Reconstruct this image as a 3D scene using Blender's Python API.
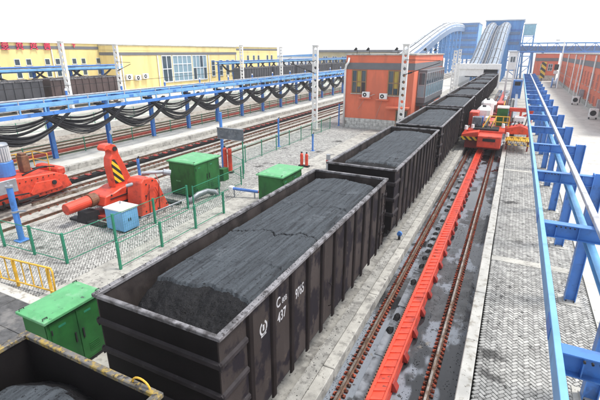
import bpy, bmesh, math, random
import numpy as np
from mathutils import Vector, Matrix, noise as mnoise

R = math.radians
rng = random.Random(7)
scene = bpy.context.scene
col = scene.collection
for o in list(bpy.data.objects):
    bpy.data.objects.remove(o)

# ------------------------------------------------------------------ camera, sky, sun, exposure
cam_d = bpy.data.cameras.new('camera')
cam_d.sensor_width = 36.0
cam_d.lens = 25.0
cam_d.clip_start = 0.1
cam_d.clip_end = 8000
cam = bpy.data.objects.new('camera', cam_d)
col.objects.link(cam)
cam.location = (5.422, -4.623, 8.342)
cam.rotation_euler = (R(90 - 19.52), 0, R(26.54))
scene.camera = cam

SUN_EL, SUN_AZ = R(64), R(66)          # azimuth clockwise from +Y
world = bpy.data.worlds.new('World')
scene.world = world
world.use_nodes = True
wn = world.node_tree
wn.nodes.clear()
sky = wn.nodes.new('ShaderNodeTexSky')
sky.sky_type = 'NISHITA'
sky.sun_disc = False
sky.sun_elevation = SUN_EL
sky.sun_rotation = SUN_AZ
sky.dust_density = 0.8
sky.air_density = 1.0
hs = wn.nodes.new('ShaderNodeHueSaturation')
hs.inputs['Saturation'].default_value = 0.22
bg = wn.nodes.new('ShaderNodeBackground')
bg.inputs['Strength'].default_value = 0.13
wo = wn.nodes.new('ShaderNodeOutputWorld')
wn.links.new(sky.outputs[0], hs.inputs['Color'])
wn.links.new(hs.outputs[0], bg.inputs['Color'])
wn.links.new(bg.outputs[0], wo.inputs['Surface'])

sun_d = bpy.data.lights.new('sun', 'SUN')
sun_d.energy = 1.5
sun_d.angle = R(14)
sun_d.color = (1.0, 0.96, 0.9)
sun = bpy.data.objects.new('sun', sun_d)
col.objects.link(sun)
sdir = Vector((math.sin(SUN_AZ) * math.cos(SUN_EL), math.cos(SUN_AZ) * math.cos(SUN_EL), math.sin(SUN_EL)))
sun.rotation_euler = sdir.to_track_quat('Z', 'Y').to_euler()

vs = scene.view_settings
vs.view_transform = 'Standard'
vs.look = 'None'
vs.gamma = 1.0
vs.exposure = 1.4
scene.cycles.volume_bounces = 3
scene.render.resolution_x, scene.render.resolution_y = 1024, 683

# ------------------------------------------------------------------ materials
MATS = {}


def mat(name, c, rough=0.6, metal=0.0, var=0.18, scale=1.2, stretch=(1, 1, 1), bump=0.15, bscale=30.0,
        dirt=None, patch_amt=0.5, dscale=0.8, dstretch=(1, 1, 1), spec=0.5, wet=None, island=0.0, wear=None, dsharp=0.10, dirt2=None):
    """c base colour; var = brightness variation; dirt = second colour in noise patches; wet = (scale, threshold)"""
    m = bpy.data.materials.new(name)
    m.use_nodes = True
    nt = m.node_tree
    N, L = nt.nodes, nt.links
    b = N['Principled BSDF']
    geo = N.new('ShaderNodeNewGeometry')

    def nz(sc, st, detail=4.0, off=0.0):
        mp = N.new('ShaderNodeMapping')
        mp.inputs['Scale'].default_value = [s * sc for s in st]
        mp.inputs['Location'].default_value = (off, off * 1.7, off * 0.6)
        L.new(geo.outputs['Position'], mp.inputs['Vector'])
        t = N.new('ShaderNodeTexNoise')
        t.inputs['Scale'].default_value = 1.0
        t.inputs['Detail'].default_value = detail
        t.inputs['Roughness'].default_value = 0.62
        L.new(mp.outputs[0], t.inputs['Vector'])
        return t.outputs['Fac']

    def ramp(src, a, bb):
        r = N.new('ShaderNodeMapRange')
        r.interpolation_type = 'SMOOTHSTEP'
        r.inputs['From Min'].default_value = a
        r.inputs['From Max'].default_value = bb
        L.new(src, r.inputs['Value'])
        return r.outputs['Result']

    def mix(fac, a, bb):
        x = N.new('ShaderNodeMix')
        x.data_type = 'RGBA'
        if isinstance(fac, float):
            x.inputs[0].default_value = fac
        else:
            L.new(fac, x.inputs[0])
        for i, v in ((6, a), (7, bb)):
            if isinstance(v, tuple):
                x.inputs[i].default_value = (*v[:3], 1)
            else:
                L.new(v, x.inputs[i])
        return x.outputs[2]

    n1 = nz(scale, stretch)
    lo = tuple(x * (1 - var) for x in c)
    hi = tuple(min(1, x * (1 + var)) for x in c)
    colr = mix(ramp(n1, 0.3, 0.7), lo, hi)
    if island:
        ob = N.new('ShaderNodeObjectInfo')
        ad = N.new('ShaderNodeMath')
        ad.operation = 'ADD'
        L.new(geo.outputs['Random Per Island'], ad.inputs[0])
        L.new(ob.outputs['Random'], ad.inputs[1])
        fr = N.new('ShaderNodeMath')
        fr.operation = 'FRACT'
        L.new(ad.outputs[0], fr.inputs[0])
        mr = N.new('ShaderNodeMapRange')
        mr.inputs['To Min'].default_value = 1 - island
        mr.inputs['To Max'].default_value = 1.0 + island * 0.3
        L.new(fr.outputs[0], mr.inputs['Value'])
        vm = N.new('ShaderNodeVectorMath')
        vm.operation = 'SCALE'
        L.new(colr, vm.inputs[0])
        L.new(mr.outputs[0], vm.inputs['Scale'])
        colr = vm.outputs[0]
    if dirt:
        n2 = nz(dscale, dstretch, 6.0, 3.3)
        colr = mix(ramp(n2, 0.62 - patch_amt * 0.35, 0.62 - patch_amt * 0.35 + dsharp + patch_amt * 0.2 * (dsharp >= 0.1)), colr, dirt)
    if dirt2:
        n5 = nz(dirt2[1], (1, 1, 1), 8.0, 17.3)
        colr = mix(ramp(n5, dirt2[2], dirt2[2] + 0.09), colr, dirt2[0])
    if wear:
        wc, wsc, th = wear
        n4 = nz(wsc, (1, 1, 1), 8.0, 9.1)
        colr = mix(ramp(n4, th, th + 0.06), colr, wc)
    L.new(colr, b.inputs['Base Color'])
    b.inputs['Metallic'].default_value = metal
    b.inputs['Specular IOR Level'].default_value = spec
    n3 = nz(bscale, (1, 1, 1), 3.0, 1.1)
    if wet:
        w = ramp(nz(wet[0], (1, 0.45, 1), 3.0, 5.7), wet[1], wet[1] + 0.05)
        mr = N.new('ShaderNodeMapRange')
        mr.inputs['To Min'].default_value = rough
        mr.inputs['To Max'].default_value = 0.06
        L.new(w, mr.inputs['Value'])
        L.new(mr.outputs[0], b.inputs['Roughness'])
        colr2 = mix(w, colr, tuple(x * 0.45 for x in c))
        L.new(colr2, b.inputs['Base Color'])
    else:
        mr = N.new('ShaderNodeMapRange')
        mr.inputs['To Min'].default_value = max(0.05, rough - 0.12)
        mr.inputs['To Max'].default_value = min(1, rough + 0.12)
        L.new(n1, mr.inputs['Value'])
        L.new(mr.outputs[0], b.inputs['Roughness'])
    if bump:
        bp = N.new('ShaderNodeBump')
        bp.inputs['Strength'].default_value = bump
        bp.inputs['Distance'].default_value = 0.02
        if wet:
            mm = N.new('ShaderNodeMath')
            mm.operation = 'MULTIPLY_ADD'
            L.new(w, mm.inputs[0])
            mm.inputs[1].default_value = -bump
            mm.inputs[2].default_value = bump
            L.new(mm.outputs[0], bp.inputs['Strength'])
        L.new(n3, bp.inputs['Height'])
        L.new(bp.outputs[0], b.inputs['Normal'])
    MATS[name] = m
    return m


def stripes(name, c1, c2, vec, period, ratio=0.5, rough=0.5):
    m = bpy.data.materials.new(name)
    m.use_nodes = True
    N, L = m.node_tree.nodes, m.node_tree.links
    geo = N.new('ShaderNodeNewGeometry')
    d = N.new('ShaderNodeVectorMath')
    d.operation = 'DOT_PRODUCT'
    L.new(geo.outputs['Position'], d.inputs[0])
    d.inputs[1].default_value = [v / period for v in vec]
    fr = N.new('ShaderNodeMath')
    fr.operation = 'FRACT'
    L.new(d.outputs['Value'], fr.inputs[0])
    gt = N.new('ShaderNodeMath')
    gt.operation = 'GREATER_THAN'
    L.new(fr.outputs[0], gt.inputs[0])
    gt.inputs[1].default_value = ratio
    x = N.new('ShaderNodeMix')
    x.data_type = 'RGBA'
    L.new(gt.outputs[0], x.inputs[0])
    x.inputs[6].default_value = (*c1, 1)
    x.inputs[7].default_value = (*c2, 1)
    L.new(x.outputs[2], N['Principled BSDF'].inputs['Base Color'])
    N['Principled BSDF'].inputs['Roughness'].default_value = rough
    MATS[name] = m


def glass(name, c, rough=0.08):
    m = bpy.data.materials.new(name)
    m.use_nodes = True
    b = m.node_tree.nodes['Principled BSDF']
    b.inputs['Base Color'].default_value = (*c, 1)
    b.inputs['Roughness'].default_value = rough
    b.inputs['Specular IOR Level'].default_value = 0.8
    MATS[name] = m


COALD = (0.03, 0.03, 0.032)
mat('ground', (0.36, 0.35, 0.33), 0.9, var=0.2, scale=0.05, dirt=(0.24, 0.23, 0.21), patch_amt=0.35, dscale=0.06)
mat('concrete', (0.36, 0.35, 0.32), 0.85, var=0.18, scale=1.2, dirt=(0.22, 0.212, 0.195), patch_amt=0.4, dscale=3.0, bump=0.4, wear=((0.09, 0.088, 0.08), 7.0, 0.61), dirt2=((0.17, 0.165, 0.155), 0.9, .6), spec=.3)
mat('yard_pale', (0.49, 0.48, 0.445), 0.85, var=0.10, scale=0.5, dirt=(0.40, 0.39, 0.36), patch_amt=0.32, dscale=1.1, bump=0.25, wear=((0.25, 0.24, 0.22), 3.0, 0.63), spec=.3)
mat('concrete_dirty', (0.29, 0.285, 0.265), 0.85, var=0.2, scale=2.2, dirt=(0.17, 0.165, 0.155), patch_amt=0.42, dscale=3.4, bump=0.45, wear=((0.07, 0.068, 0.065), 7.0, 0.60), spec=.3)
mat('concrete_light', (0.42, 0.41, 0.375), 0.85, var=0.14, scale=0.8, dirt=(0.27, 0.26, 0.235), patch_amt=0.36, dscale=2.6, bump=0.3, wear=((0.13, 0.125, 0.11), 8.0, 0.62), spec=.3)
mat('plinth_stone', (0.48, 0.48, 0.46), 0.8, var=0.25, scale=3.0)
mat('kerb_white', (0.50, 0.49, 0.455), 0.75, var=0.1, scale=2, dirt=(0.30, 0.28, 0.24), patch_amt=0.34, dscale=4.2, wear=((0.15, 0.135, 0.115), 10.0, 0.62), spec=.3)
mat('paver', (0.41, 0.405, 0.385), 0.85, var=0.10, scale=0.5, island=0.34, dirt=(0.21, 0.205, 0.195), patch_amt=0.30, dscale=3.4, bump=0.3, bscale=60, wear=((0.09, 0.088, 0.084), 6.0, 0.585), dirt2=((0.085, 0.083, 0.08), 0.75, 0.585), spec=.3)
mat('paver_joint', (0.05, 0.05, 0.046), 0.95, var=0.3, scale=4)
mat('track_bed', (0.050, 0.052, 0.056), 0.6, var=0.35, scale=3.2, dirt=(0.175, 0.195, 0.225), patch_amt=0.45, dscale=0.6, dstretch=(1, 0.8, 1), wet=(0.7, 0.52), bump=0.35, dsharp=.06, wear=((0.02, 0.02, 0.02), 5.0, 0.59), dirt2=((0.16, 0.145, 0.12), 1.7, .63))  # pale blue-grey patches paint the sky reflected in the puddles
mat('bed_plate', (0.20, 0.215, 0.24), 0.3, var=0.3, scale=1.2, dirt=(0.03, 0.03, 0.033), patch_amt=0.5, dscale=1.3)
mat('rail_rust', (0.13, 0.075, 0.05), 0.75, metal=0.2, var=0.35, scale=5, bump=0.3)
mat('rail_top', (0.34, 0.30, 0.26), 0.35, metal=0.8, var=0.3, scale=6, dirt=(0.16, 0.09, 0.05), patch_amt=0.45, dscale=3)
mat('fastener', (0.28, 0.056, 0.028), 0.8, var=0.4, scale=9, dirt=(0.055, 0.03, 0.022), patch_amt=0.58, dscale=7, spec=.2)
mat('red_paint', (0.60, 0.058, 0.026), 0.45, var=0.14, scale=1.5, dirt=(0.34, 0.035, 0.02), patch_amt=0.3, dscale=2.0, bump=0.08, wear=((0.10, 0.03, 0.022), 4.5, 0.635), dirt2=((0.22, 0.03, 0.02), 9.0, 0.62))
mat('red_dark', (0.26, 0.026, 0.018), 0.55, var=0.25, scale=2)
mat('wagon', (0.046, 0.038, 0.036), 0.75, var=0.2, scale=1.0, stretch=(1, 1, 0.35), dirt=(0.016, 0.014, 0.018), patch_amt=0.42, dscale=1.4, dstretch=(1, 1, 0.7), bump=0.2, wear=((0.062, 0.050, 0.044), 2.6, 0.62), dsharp=.08, spec=0.12)
mat('wagon_end_shade', (0.010, 0.0085, 0.0088), 0.75, var=0.3, scale=1.4, bump=0.15, wear=((0.022, 0.018, 0.017), 5, 0.68), spec=0.10)  # shaded copy of the wagon colour: unlit ends painted near black
mat('wagon_post', (0.015, 0.012, 0.012), 0.7, var=0.3, scale=1.5, bump=0.15, wear=((0.045, 0.037, 0.035), 4, 0.66), spec=0.12)
mat('wagon_inner', (0.046, 0.038, 0.036), 0.8, var=0.3, scale=1.3, stretch=(1, 1, 0.4), dirt=(0.020, 0.017, 0.017), patch_amt=0.5, dscale=1.2, bump=0.2, spec=0.12)
mat('rim_grey', (0.20, 0.195, 0.205), 0.5, metal=0.2, var=0.3, scale=3, dirt=(0.05, 0.046, 0.047), patch_amt=0.5, dscale=3.5, spec=.3, wear=((0.04, 0.036, 0.036), 8, 0.6))
mat('rim_yellow', (0.12, 0.115, 0.11), 0.6, metal=0.1, var=0.3, scale=3, dirt=(0.32, 0.225, 0.05), patch_amt=0.47, dscale=8, wear=((0.05, 0.046, 0.045), 12, 0.55), spec=.3)
mat('ledge', (0.030, 0.026, 0.028), 0.7, var=0.3, scale=3, wear=((0.055, 0.05, 0.053), 6, 0.62), spec=0.15)
mat('under_black', (0.014, 0.013, 0.013), 0.8, var=0.3, scale=3, spec=0.15)
mat('white_letter', (0.42, 0.42, 0.44), 0.7, var=0.2, scale=5, wear=((0.10, 0.09, 0.09), 16, 0.6))
mat('coal_smooth', (0.053, 0.061, 0.070), 0.7, var=0.25, scale=1.0, stretch=(14, 0.5, 1), bump=0.8, bscale=30, dirt=(0.027, 0.030, 0.035), patch_amt=0.40, dscale=1.3, dstretch=(9, .6, 1), spec=0.15, wear=((0.016, 0.0175, 0.020), 17.0, 0.57), dirt2=((0.075, 0.085, 0.096), 1.1, .56))
mat('coal_rough', (0.0075, 0.0075, 0.009), 0.6, var=0.7, scale=26, bump=1.0, bscale=45, spec=0.25, wear=((0.032, 0.035, 0.040), 34, 0.66))
mat('blue', (0.060, 0.20, 0.54), 0.42, var=0.14, scale=0.8, dirt=(0.045, 0.13, 0.34), patch_amt=0.3, dscale=2.2, bump=0.05, wear=((0.10, 0.11, 0.13), 8, 0.66))
mat('blue_light', (0.16, 0.38, 0.64), 0.45, var=0.12, scale=1.2, dirt=(0.12, 0.29, 0.50), patch_amt=0.3, dscale=2, bump=0.05)
mat('blue_deep', (0.05, 0.14, 0.42), 0.4, var=0.2, scale=2)
mat('blue_clad', (0.085, 0.27, 0.58), 0.5, var=0.2, scale=0.3, stretch=(1, 1, 0.2))
mat('rail_white', (0.46, 0.47, 0.50), 0.4, metal=0.2, var=0.15, scale=2, dirt=(0.28, 0.28, 0.29), patch_amt=0.4, dscale=2.5)
mat('green', (0.018, 0.115, 0.026), 0.5, var=0.2, scale=1.2, dirt=(0.012, 0.07, 0.02), patch_amt=0.35, dscale=1.4, dstretch=(1, 1, .4), bump=0.06, spec=.3)
mat('green_lid', (0.095, 0.33, 0.14), 0.45, var=0.12, scale=2, dirt=(0.17, 0.38, 0.21), patch_amt=0.32, dscale=2.6, wear=((0.05, 0.10, 0.07), 6, 0.62), spec=.35)
mat('green_fence', (0.02, 0.20, 0.115), 0.5, var=0.15, scale=3)
mat('yellow', (0.62, 0.36, 0.03), 0.5, var=0.2, scale=3, wear=((0.3, 0.2, 0.06), 9, 0.66))
mat('yellow_wall', (0.74, 0.59, 0.25), 0.8, var=0.06, scale=0.3, dirt=(0.64, 0.49, 0.2), patch_amt=0.34, dscale=0.6, dstretch=(1, 1, 0.15))
mat('orange_wall', (0.64, 0.155, 0.082), 0.8, var=0.08, scale=0.5, dirt=(0.52, 0.135, 0.075), patch_amt=0.4, dscale=0.9, dstretch=(1, 1, .2), bump=0.1)
mat('orange_panel', (0.62, 0.16, 0.085), 0.7, var=0.08, scale=0.5)
mat('band_grey', (0.13, 0.133, 0.145), 0.7, var=0.1, scale=1)
mat('white_paint', (0.74, 0.74, 0.73), 0.55, var=0.05, scale=1.5, dirt=(0.55, 0.53, 0.5), patch_amt=0.18, dscale=3.5)
mat('mast_white', (0.72, 0.715, 0.70), 0.75, var=0.06, scale=1.5, dirt=(0.52, 0.51, 0.48), patch_amt=0.2, dscale=3.8)
mat('grey_metal', (0.32, 0.34, 0.37), 0.45, metal=0.4, var=0.18, scale=2)
mat('grey_panel', (0.10, 0.115, 0.135), 0.55, var=0.25, scale=2.5, dirt=(0.17, 0.185, 0.2), patch_amt=0.3, dscale=4)
mat('dark_metal', (0.022, 0.022, 0.024), 0.6, var=0.3, scale=4, spec=0.25)
mat('brown_motor', (0.16, 0.07, 0.035), 0.6, var=0.3, scale=4)
mat('cable', (0.022, 0.022, 0.025), 0.5, var=0.3, scale=2, spec=0.35)
mat('far_wagon', (0.045, 0.045, 0.052), 0.6, var=0.25, scale=0.8)
mat('far_wagon_rust', (0.07, 0.045, 0.042), 0.65, var=0.35, scale=0.5)
mat('frame_white', (0.62, 0.66, 0.7), 0.5, var=0.05)
mat('frame_brown', (0.22, 0.13, 0.06), 0.5, var=0.1)
mat('curtain', (0.34, 0.25, 0.06), 0.9, var=0.3, scale=9, stretch=(1, 1, 0.05))
mat('gallery_roof', (0.44, 0.48, 0.53), 0.45, var=0.08, scale=0.4)
mat('gallery_dark', (0.20, 0.245, 0.30), 0.45, var=0.12, scale=0.4)
mat('gallery_side', (0.11, 0.18, 0.30), 0.5, var=0.1, scale=0.5)
mat('sign_red', (0.72, 0.03, 0.10), 0.5, var=0.05)
mat('teal', (0.22, 0.42, 0.52), 0.5, var=0.1)
mat('dull_wall', (0.42, 0.36, 0.22), 0.8, var=0.1, scale=0.4)
mat('gravel', (0.30, 0.27, 0.23), 0.9, var=0.35, scale=6, bump=0.8, bscale=25, dirt=(0.12, 0.1, 0.085), patch_amt=0.5, dscale=2)
mat('deck_dark', (0.07, 0.07, 0.072), 0.7, var=0.4, scale=3, bump=0.3, dirt=(0.16, 0.155, 0.15), patch_amt=0.35, dscale=1.2)
stripes('hazard', (0.72, 0.46, 0.02), (0.015, 0.015, 0.015), (0.0, 0.72, 0.72), 0.30)
stripes('hazard_x', (0.72, 0.46, 0.02), (0.015, 0.015, 0.015), (0.7, 0.0, 0.7), 0.34)
stripes('hazard_far', (0.72, 0.46, 0.02), (0.015, 0.015, 0.015), (0.6, 0.0, 0.8), 1.3)
glass('pane', (0.045, 0.07, 0.09))
glass('pane_pale', (0.20, 0.30, 0.36), 0.12)
glass('pane_dark', (0.02, 0.025, 0.03), 0.1)


# ------------------------------------------------------------------ mesh helpers
def root_offset(p):
    v = Vector((0, 0, 0))
    while p is not None:
        v += p.location
        p = p.parent
    return v


class MB:
    def __init__(self):
        self.v, self.f = [], []

    def add(self, vs_, fs):
        n = len(self.v)
        self.v += [tuple(p) for p in vs_]
        self.f += [tuple(i + n for i in f) for f in fs]
        return self

    def box(self, x0, x1, y0, y1, z0, z1):
        return self.add([(x0, y0, z0), (x1, y0, z0), (x1, y1, z0), (x0, y1, z0), (x0, y0, z1), (x1, y0, z1), (x1, y1, z1), (x0, y1, z1)],
                        [(3, 2, 1, 0), (4, 5, 6, 7), (0, 1, 5, 4), (1, 2, 6, 5), (2, 3, 7, 6), (3, 0, 4, 7)])

    def sweep(self, poly, p0, p1, up=(0, 0, 1)):
        """polygon (side, up) pushed from p0 to p1"""
        p0, p1, up = Vector(p0), Vector(p1), Vector(up)
        d = (p1 - p0).normalized()
        s = d.cross(up)
        if s.length < 1e-6:
            s = d.cross(Vector((0, 1, 0)))
        s.normalize()
        u = s.cross(d)
        n = len(poly)
        vs_ = [p0 + s * a + u * b for a, b in poly] + [p1 + s * a + u * b for a, b in poly]
        fs = [tuple(range(n)), tuple(reversed(range(n, 2 * n)))]
        fs += [(i, n + i, n + (i + 1) % n, (i + 1) % n) for i in range(n)]
        return self.add(vs_, fs)

    def bar(self, p0, p1, w, h=None, up=(0, 0, 1)):
        h = w if h is None else h
        return self.sweep([(-w / 2, -h / 2), (w / 2, -h / 2), (w / 2, h / 2), (-w / 2, h / 2)], p0, p1, up)

    def ibeam(self, p0, p1, w, h, t=0.02, up=(0, 0, 1)):
        a, b, k = w / 2, h / 2, t / 2
        return self.sweep([(-a, -b), (a, -b), (a, -b + t), (k, -b + t), (k, b - t), (a, b - t), (a, b), (-a, b), (-a, b - t), (-k, b - t), (-k, -b + t), (-a, -b + t)], p0, p1, up)

    def cyl(self, p0, p1, r0, r1=None, n=12):
        r1 = r0 if r1 is None else r1
        p0, p1 = Vector(p0), Vector(p1)
        d = (p1 - p0).normalized()
        s = d.orthogonal().normalized()
        u = d.cross(s)
        vs_ = []
        for p, r in ((p0, r0), (p1, r1)):
            vs_ += [p + (s * math.cos(2 * math.pi * i / n) + u * math.sin(2 * math.pi * i / n)) * r for i in range(n)]
        fs = [(i, (i + 1) % n, n + (i + 1) % n, n + i) for i in range(n)]
        fs += [tuple(reversed(range(n))), tuple(range(n, 2 * n))]
        return self.add(vs_, fs)

    def tube(self, pts, r, n=6):
        pts = [Vector(p) for p in pts]
        rings = []
        for i, p in enumerate(pts):
            d = (pts[min(i + 1, len(pts) - 1)] - pts[max(i - 1, 0)]).normalized()
            s = d.cross(Vector((0, 0, 1)))
            if s.length < 1e-3:
                s = d.cross(Vector((0, 1, 0)))
            s.normalize()
            u = s.cross(d)
            rings.append([p + (s * math.cos(2 * math.pi * k / n) + u * math.sin(2 * math.pi * k / n)) * r for k in range(n)])
        vs_ = [q for rg in rings for q in rg]
        fs = []
        for i in range(len(pts) - 1):
            for k in range(n):
                fs.append((i * n + k, i * n + (k + 1) % n, (i + 1) * n + (k + 1) % n, (i + 1) * n + k))
        fs += [tuple(reversed(range(n))), tuple(range((len(pts) - 1) * n, len(pts) * n))]
        return self.add(vs_, fs)

    def prism(self, poly, axis, a, b):
        """poly in the two other axes (x,y,z order), pushed along axis from a to b"""
        n = len(poly)

        def P(q, t):
            return {'x': (t, q[0], q[1]), 'y': (q[0], t, q[1]), 'z': (q[0], q[1], t)}[axis]
        vs_ = [P(q, a) for q in poly] + [P(q, b) for q in poly]
        fs = [tuple(range(n)), tuple(reversed(range(n, 2 * n)))]
        fs += [(i, n + i, n + (i + 1) % n, (i + 1) % n) for i in range(n)]
        return self.add(vs_, fs)

    def build(self, name, material, parent=None, bevel=0.0, smooth=False, origin=None, recalc=True):
        off = root_offset(parent) if parent else (Vector(origin) if origin else None)
        if off is None:
            a = np.array(self.v)
            off = Vector(((a[:, 0].min() + a[:, 0].max()) / 2, (a[:, 1].min() + a[:, 1].max()) / 2, a[:, 2].min()))
        me = bpy.data.meshes.new(name)
        me.from_pydata([tuple(Vector(p) - off) for p in self.v], [], self.f)
        if recalc or bevel:
            bm = bmesh.new()
            bm.from_mesh(me)
            bmesh.ops.recalc_face_normals(bm, faces=bm.faces)
            if bevel:
                es = [e for e in bm.edges if len(e.link_faces) == 2 and e.calc_face_angle(0) > 0.6]
                bmesh.ops.bevel(bm, geom=es, offset=bevel, segments=1, affect='EDGES', clamp_overlap=True)
            bm.to_mesh(me)
            bm.free()
        if smooth:
            me.polygons.foreach_set('use_smooth', [True] * len(me.polygons))
        me.materials.append(MATS[material])
        o = bpy.data.objects.new(name, me)
        col.objects.link(o)
        if parent:
            o.parent = parent
        else:
            o.location = off
        return o


def tag(o, label=None, cat=None, group=None, kind=None):
    if label:
        o['label'] = label
    if cat:
        o['category'] = cat
    if group:
        o['group'] = group
    if kind:
        o['kind'] = kind
    return o


def thing(name, label, cat, loc, group=None):
    o = bpy.data.objects.new(name, None)
    o.empty_display_size = 0.3
    col.objects.link(o)
    o.location = loc
    return tag(o, label, cat, group)


def children(o):
    return [c for c in KIDS.get(o.name, [])]


def copy_tree(o, kids, parent=None):
    c = o.copy()
    col.objects.link(c)
    c.parent = parent
    for k in kids.get(o, []):
        copy_tree(k, kids, c)
    return c


def kid_map(objs=None):
    m = {}
    for o in bpy.data.objects:
        if o.parent:
            m.setdefault(o.parent, []).append(o)
    return m


def share(o, parent, loc=(0, 0, 0), rz=None):
    """another object with the same mesh under parent"""
    c = bpy.data.objects.new(o.name.split('.')[0], o.data)
    col.objects.link(c)
    c.parent = parent
    c.location = loc
    if rz is not None:
        c.rotation_euler.z = rz
    return c


ORD = ['first', 'second', 'third', 'fourth', 'fifth', 'sixth', 'seventh', 'eighth', 'ninth', 'tenth', 'eleventh', 'twelfth', 'thirteenth',
       'fourteenth', 'fifteenth', 'sixteenth', 'seventeenth', 'eighteenth', 'nineteenth', 'twentieth', 'twenty-first', 'twenty-second', 'twenty-third', 'twenty-fourth', 'twenty-fifth']
def structure(mb, name, material, **k):
    return tag(mb.build(name, material, **k), kind='structure')


# ------------------------------------------------------------------ ground, slabs, kerbs
G = MB(); G.add([(-2600, -300, -0.9), (2600, -300, -0.9), (2600, 3200, -0.9), (-2600, 3200, -0.9)], [(0, 1, 2, 3)])
structure(G, 'ground', 'ground', recalc=False)
YA, YB = -14.0, 300.0
structure(MB().box(-15.5, -8.9, YA, 44.5, -0.9, -0.016), 'paving_base', 'paver_joint')
structure(MB().box(-15.5, -8.9, 44.5, YB, -0.9, -0.002), 'apron', 'yard_pale')
structure(MB().box(-8.9, -2.25, YA, YB, -0.9, -0.004), 'path', 'concrete')
structure(MB().box(-2.25, 1.36, YA, 112, -0.9, -0.17), 'train_bed', 'concrete_dirty')
structure(MB().box(5.62, 8.95, YA, 46, -0.9, -0.016), 'walkway_base', 'paver_joint')
structure(MB().box(5.62, 8.95, 46, YB, -0.9, -0.002), 'walkway', 'concrete_light')
structure(MB().box(8.95, 60, YA, YB, -0.9, -0.012), 'yard', 'yard_pale')
structure(MB().box(2.06, 5.22, YA, 112, -0.9, -0.42), 'track_bed', 'track_bed')
structure(MB().box(-25.0 + .8, -15.5, YA, 200, -0.9, -0.24), 'left_track_bed', 'concrete')
structure(MB().box(-28.0, -24.2, YA, 200, -0.9, 0.12), 'platform', 'yard_pale')
structure(MB().box(-38.0, -28.0, YA, 200, -0.9, -0.26), 'far_track_bed', 'gravel')
structure(MB().box(-41.0, -38.0, YA, 240, -0.9, 0.4), 'far_platform', 'yard_pale')
structure(MB().box(-120.0, -41.0, -60, 300, -0.9, 1.45), 'embankment', 'yard_pale')

# concrete edge beams of the train bed, cast in lengths with joints
eb = thing('edge_beam', 'long pale concrete edge beam between the coal train and the red rack track', 'edge beam', (1.7, 0, -0.42))
proto = None
for i in range(-3, 26):
    y0 = i * 4.2
    if proto is None:
        proto = MB().box(1.74, 2.08, y0 + .012, y0 + 4.188, -0.42, 0.01).build('beam_block', 'concrete', eb, bevel=0.015)
        y_p = y0
    else:
        share(proto, eb, (0, y0 - y_p, 0))
structure(MB().box(1.36, 1.72, YA, 112, -0.9, -0.03), 'drain_strip', 'concrete_dirty')

# right kerb, stone by stone
kb = thing('kerb', 'white concrete kerb between the red rack track and the paved walkway', 'kerb', (5.4, 0, 0))
proto = None
for i in range(-4, 36):
    y0 = i * 3.0 + 1.2
    if proto is None:
        proto = MB().box(5.24, 5.58, y0 + .01, y0 + 2.99, -0.42, 0.06).build('kerb_stone', 'kerb_white', kb, bevel=0.02)
        y_p = y0
    else:
        share(proto, kb, (rng.uniform(-.012, .012), y0 - y_p, rng.uniform(-.01, .012)))
kb2 = thing('kerb', 'long worn concrete edge of the far platform behind the left red machines', 'kerb', (-24.2, 0, 0))
proto = None
for i in range(-3, 22):
    y0 = i * 5.0
    if proto is None:
        proto = MB().box(-24.55, -24.15, y0 + .01, y0 + 4.99, -0.24, 0.16).build('kerb_stone', 'concrete', kb2, bevel=0.02)
        y_p = y0
    else:
        share(proto, kb2, (0, y0 - y_p, 0))
structure(MB().box(-15.9, -15.45, YA, 120, -0.9, 0.03), 'platform_edge', 'concrete')
structure(MB().box(5.62, 8.9, 13.3, 13.75, -0.5, 0.012), 'paving_band', 'concrete_light')
structure(MB().box(5.62, 8.9, 29.3, 29.75, -0.5, 0.012), 'paving_band', 'concrete_light')

# ------------------------------------------------------------------ herringbone pavers
cp, sp_ = math.cos(R(26.54)), math.sin(R(26.54))


def project(P):
    """pixel position in a 600 x 400 frame, used only to find which pavers show largest"""
    d = np.asarray(P, float) - np.array(cam.location)
    pi_, ya = R(19.52), R(26.54)
    fw = np.array([-math.sin(ya) * math.cos(pi_), math.cos(ya) * math.cos(pi_), -math.sin(pi_)])
    rt = np.array([math.cos(ya), math.sin(ya), 0])
    up = np.cross(rt, fw)
    w = d @ fw
    return 300 + 416.7 * (d @ rt) / w, 200 - 416.7 * (d @ up) / w, w


def herringbone(x0, x1, y0, y1, unit=0.105):
    H = []
    c = math.sqrt(0.5) * unit
    span = int(max(x1 - x0, y1 - y0) / c) + 4
    xm, ym = x0, y0
    for i in range(-span, span):
        for j in range(-span, span):
            k = (i - j) % 4
            if k == 0:
                a, b, ang = i + 1.0, j + 0.5, 0
            elif k == 3:
                a, b, ang = i + 0.5, j + 1.0, 1
            else:
                continue
            X = xm + (a - b) * c
            Y = ym + (a + b) * c
            if x0 <= X <= x1 and y0 <= Y <= y1:
                H.append((X, Y, ang))
    return H


def block_verts(l, w, h, ch):
    a, b = l / 2, w / 2
    return np.array([(-a, -b, -h), (a, -b, -h), (a, b, -h), (-a, b, -h), (-a, -b, -ch), (a, -b, -ch), (a, b, -ch), (-a, b, -ch),
                     (-a + ch, -b + ch, 0), (a - ch, -b + ch, 0), (a - ch, b - ch, 0), (-a + ch, b - ch, 0)])


BF = [(0, 1, 5, 4), (1, 2, 6, 5), (2, 3, 7, 6), (3, 0, 4, 7), (4, 5, 9, 8), (5, 6, 10, 9), (6, 7, 11, 10), (7, 4, 8, 11), (8, 9, 10, 11)]
BF_SMALL = BF[4:]


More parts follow.
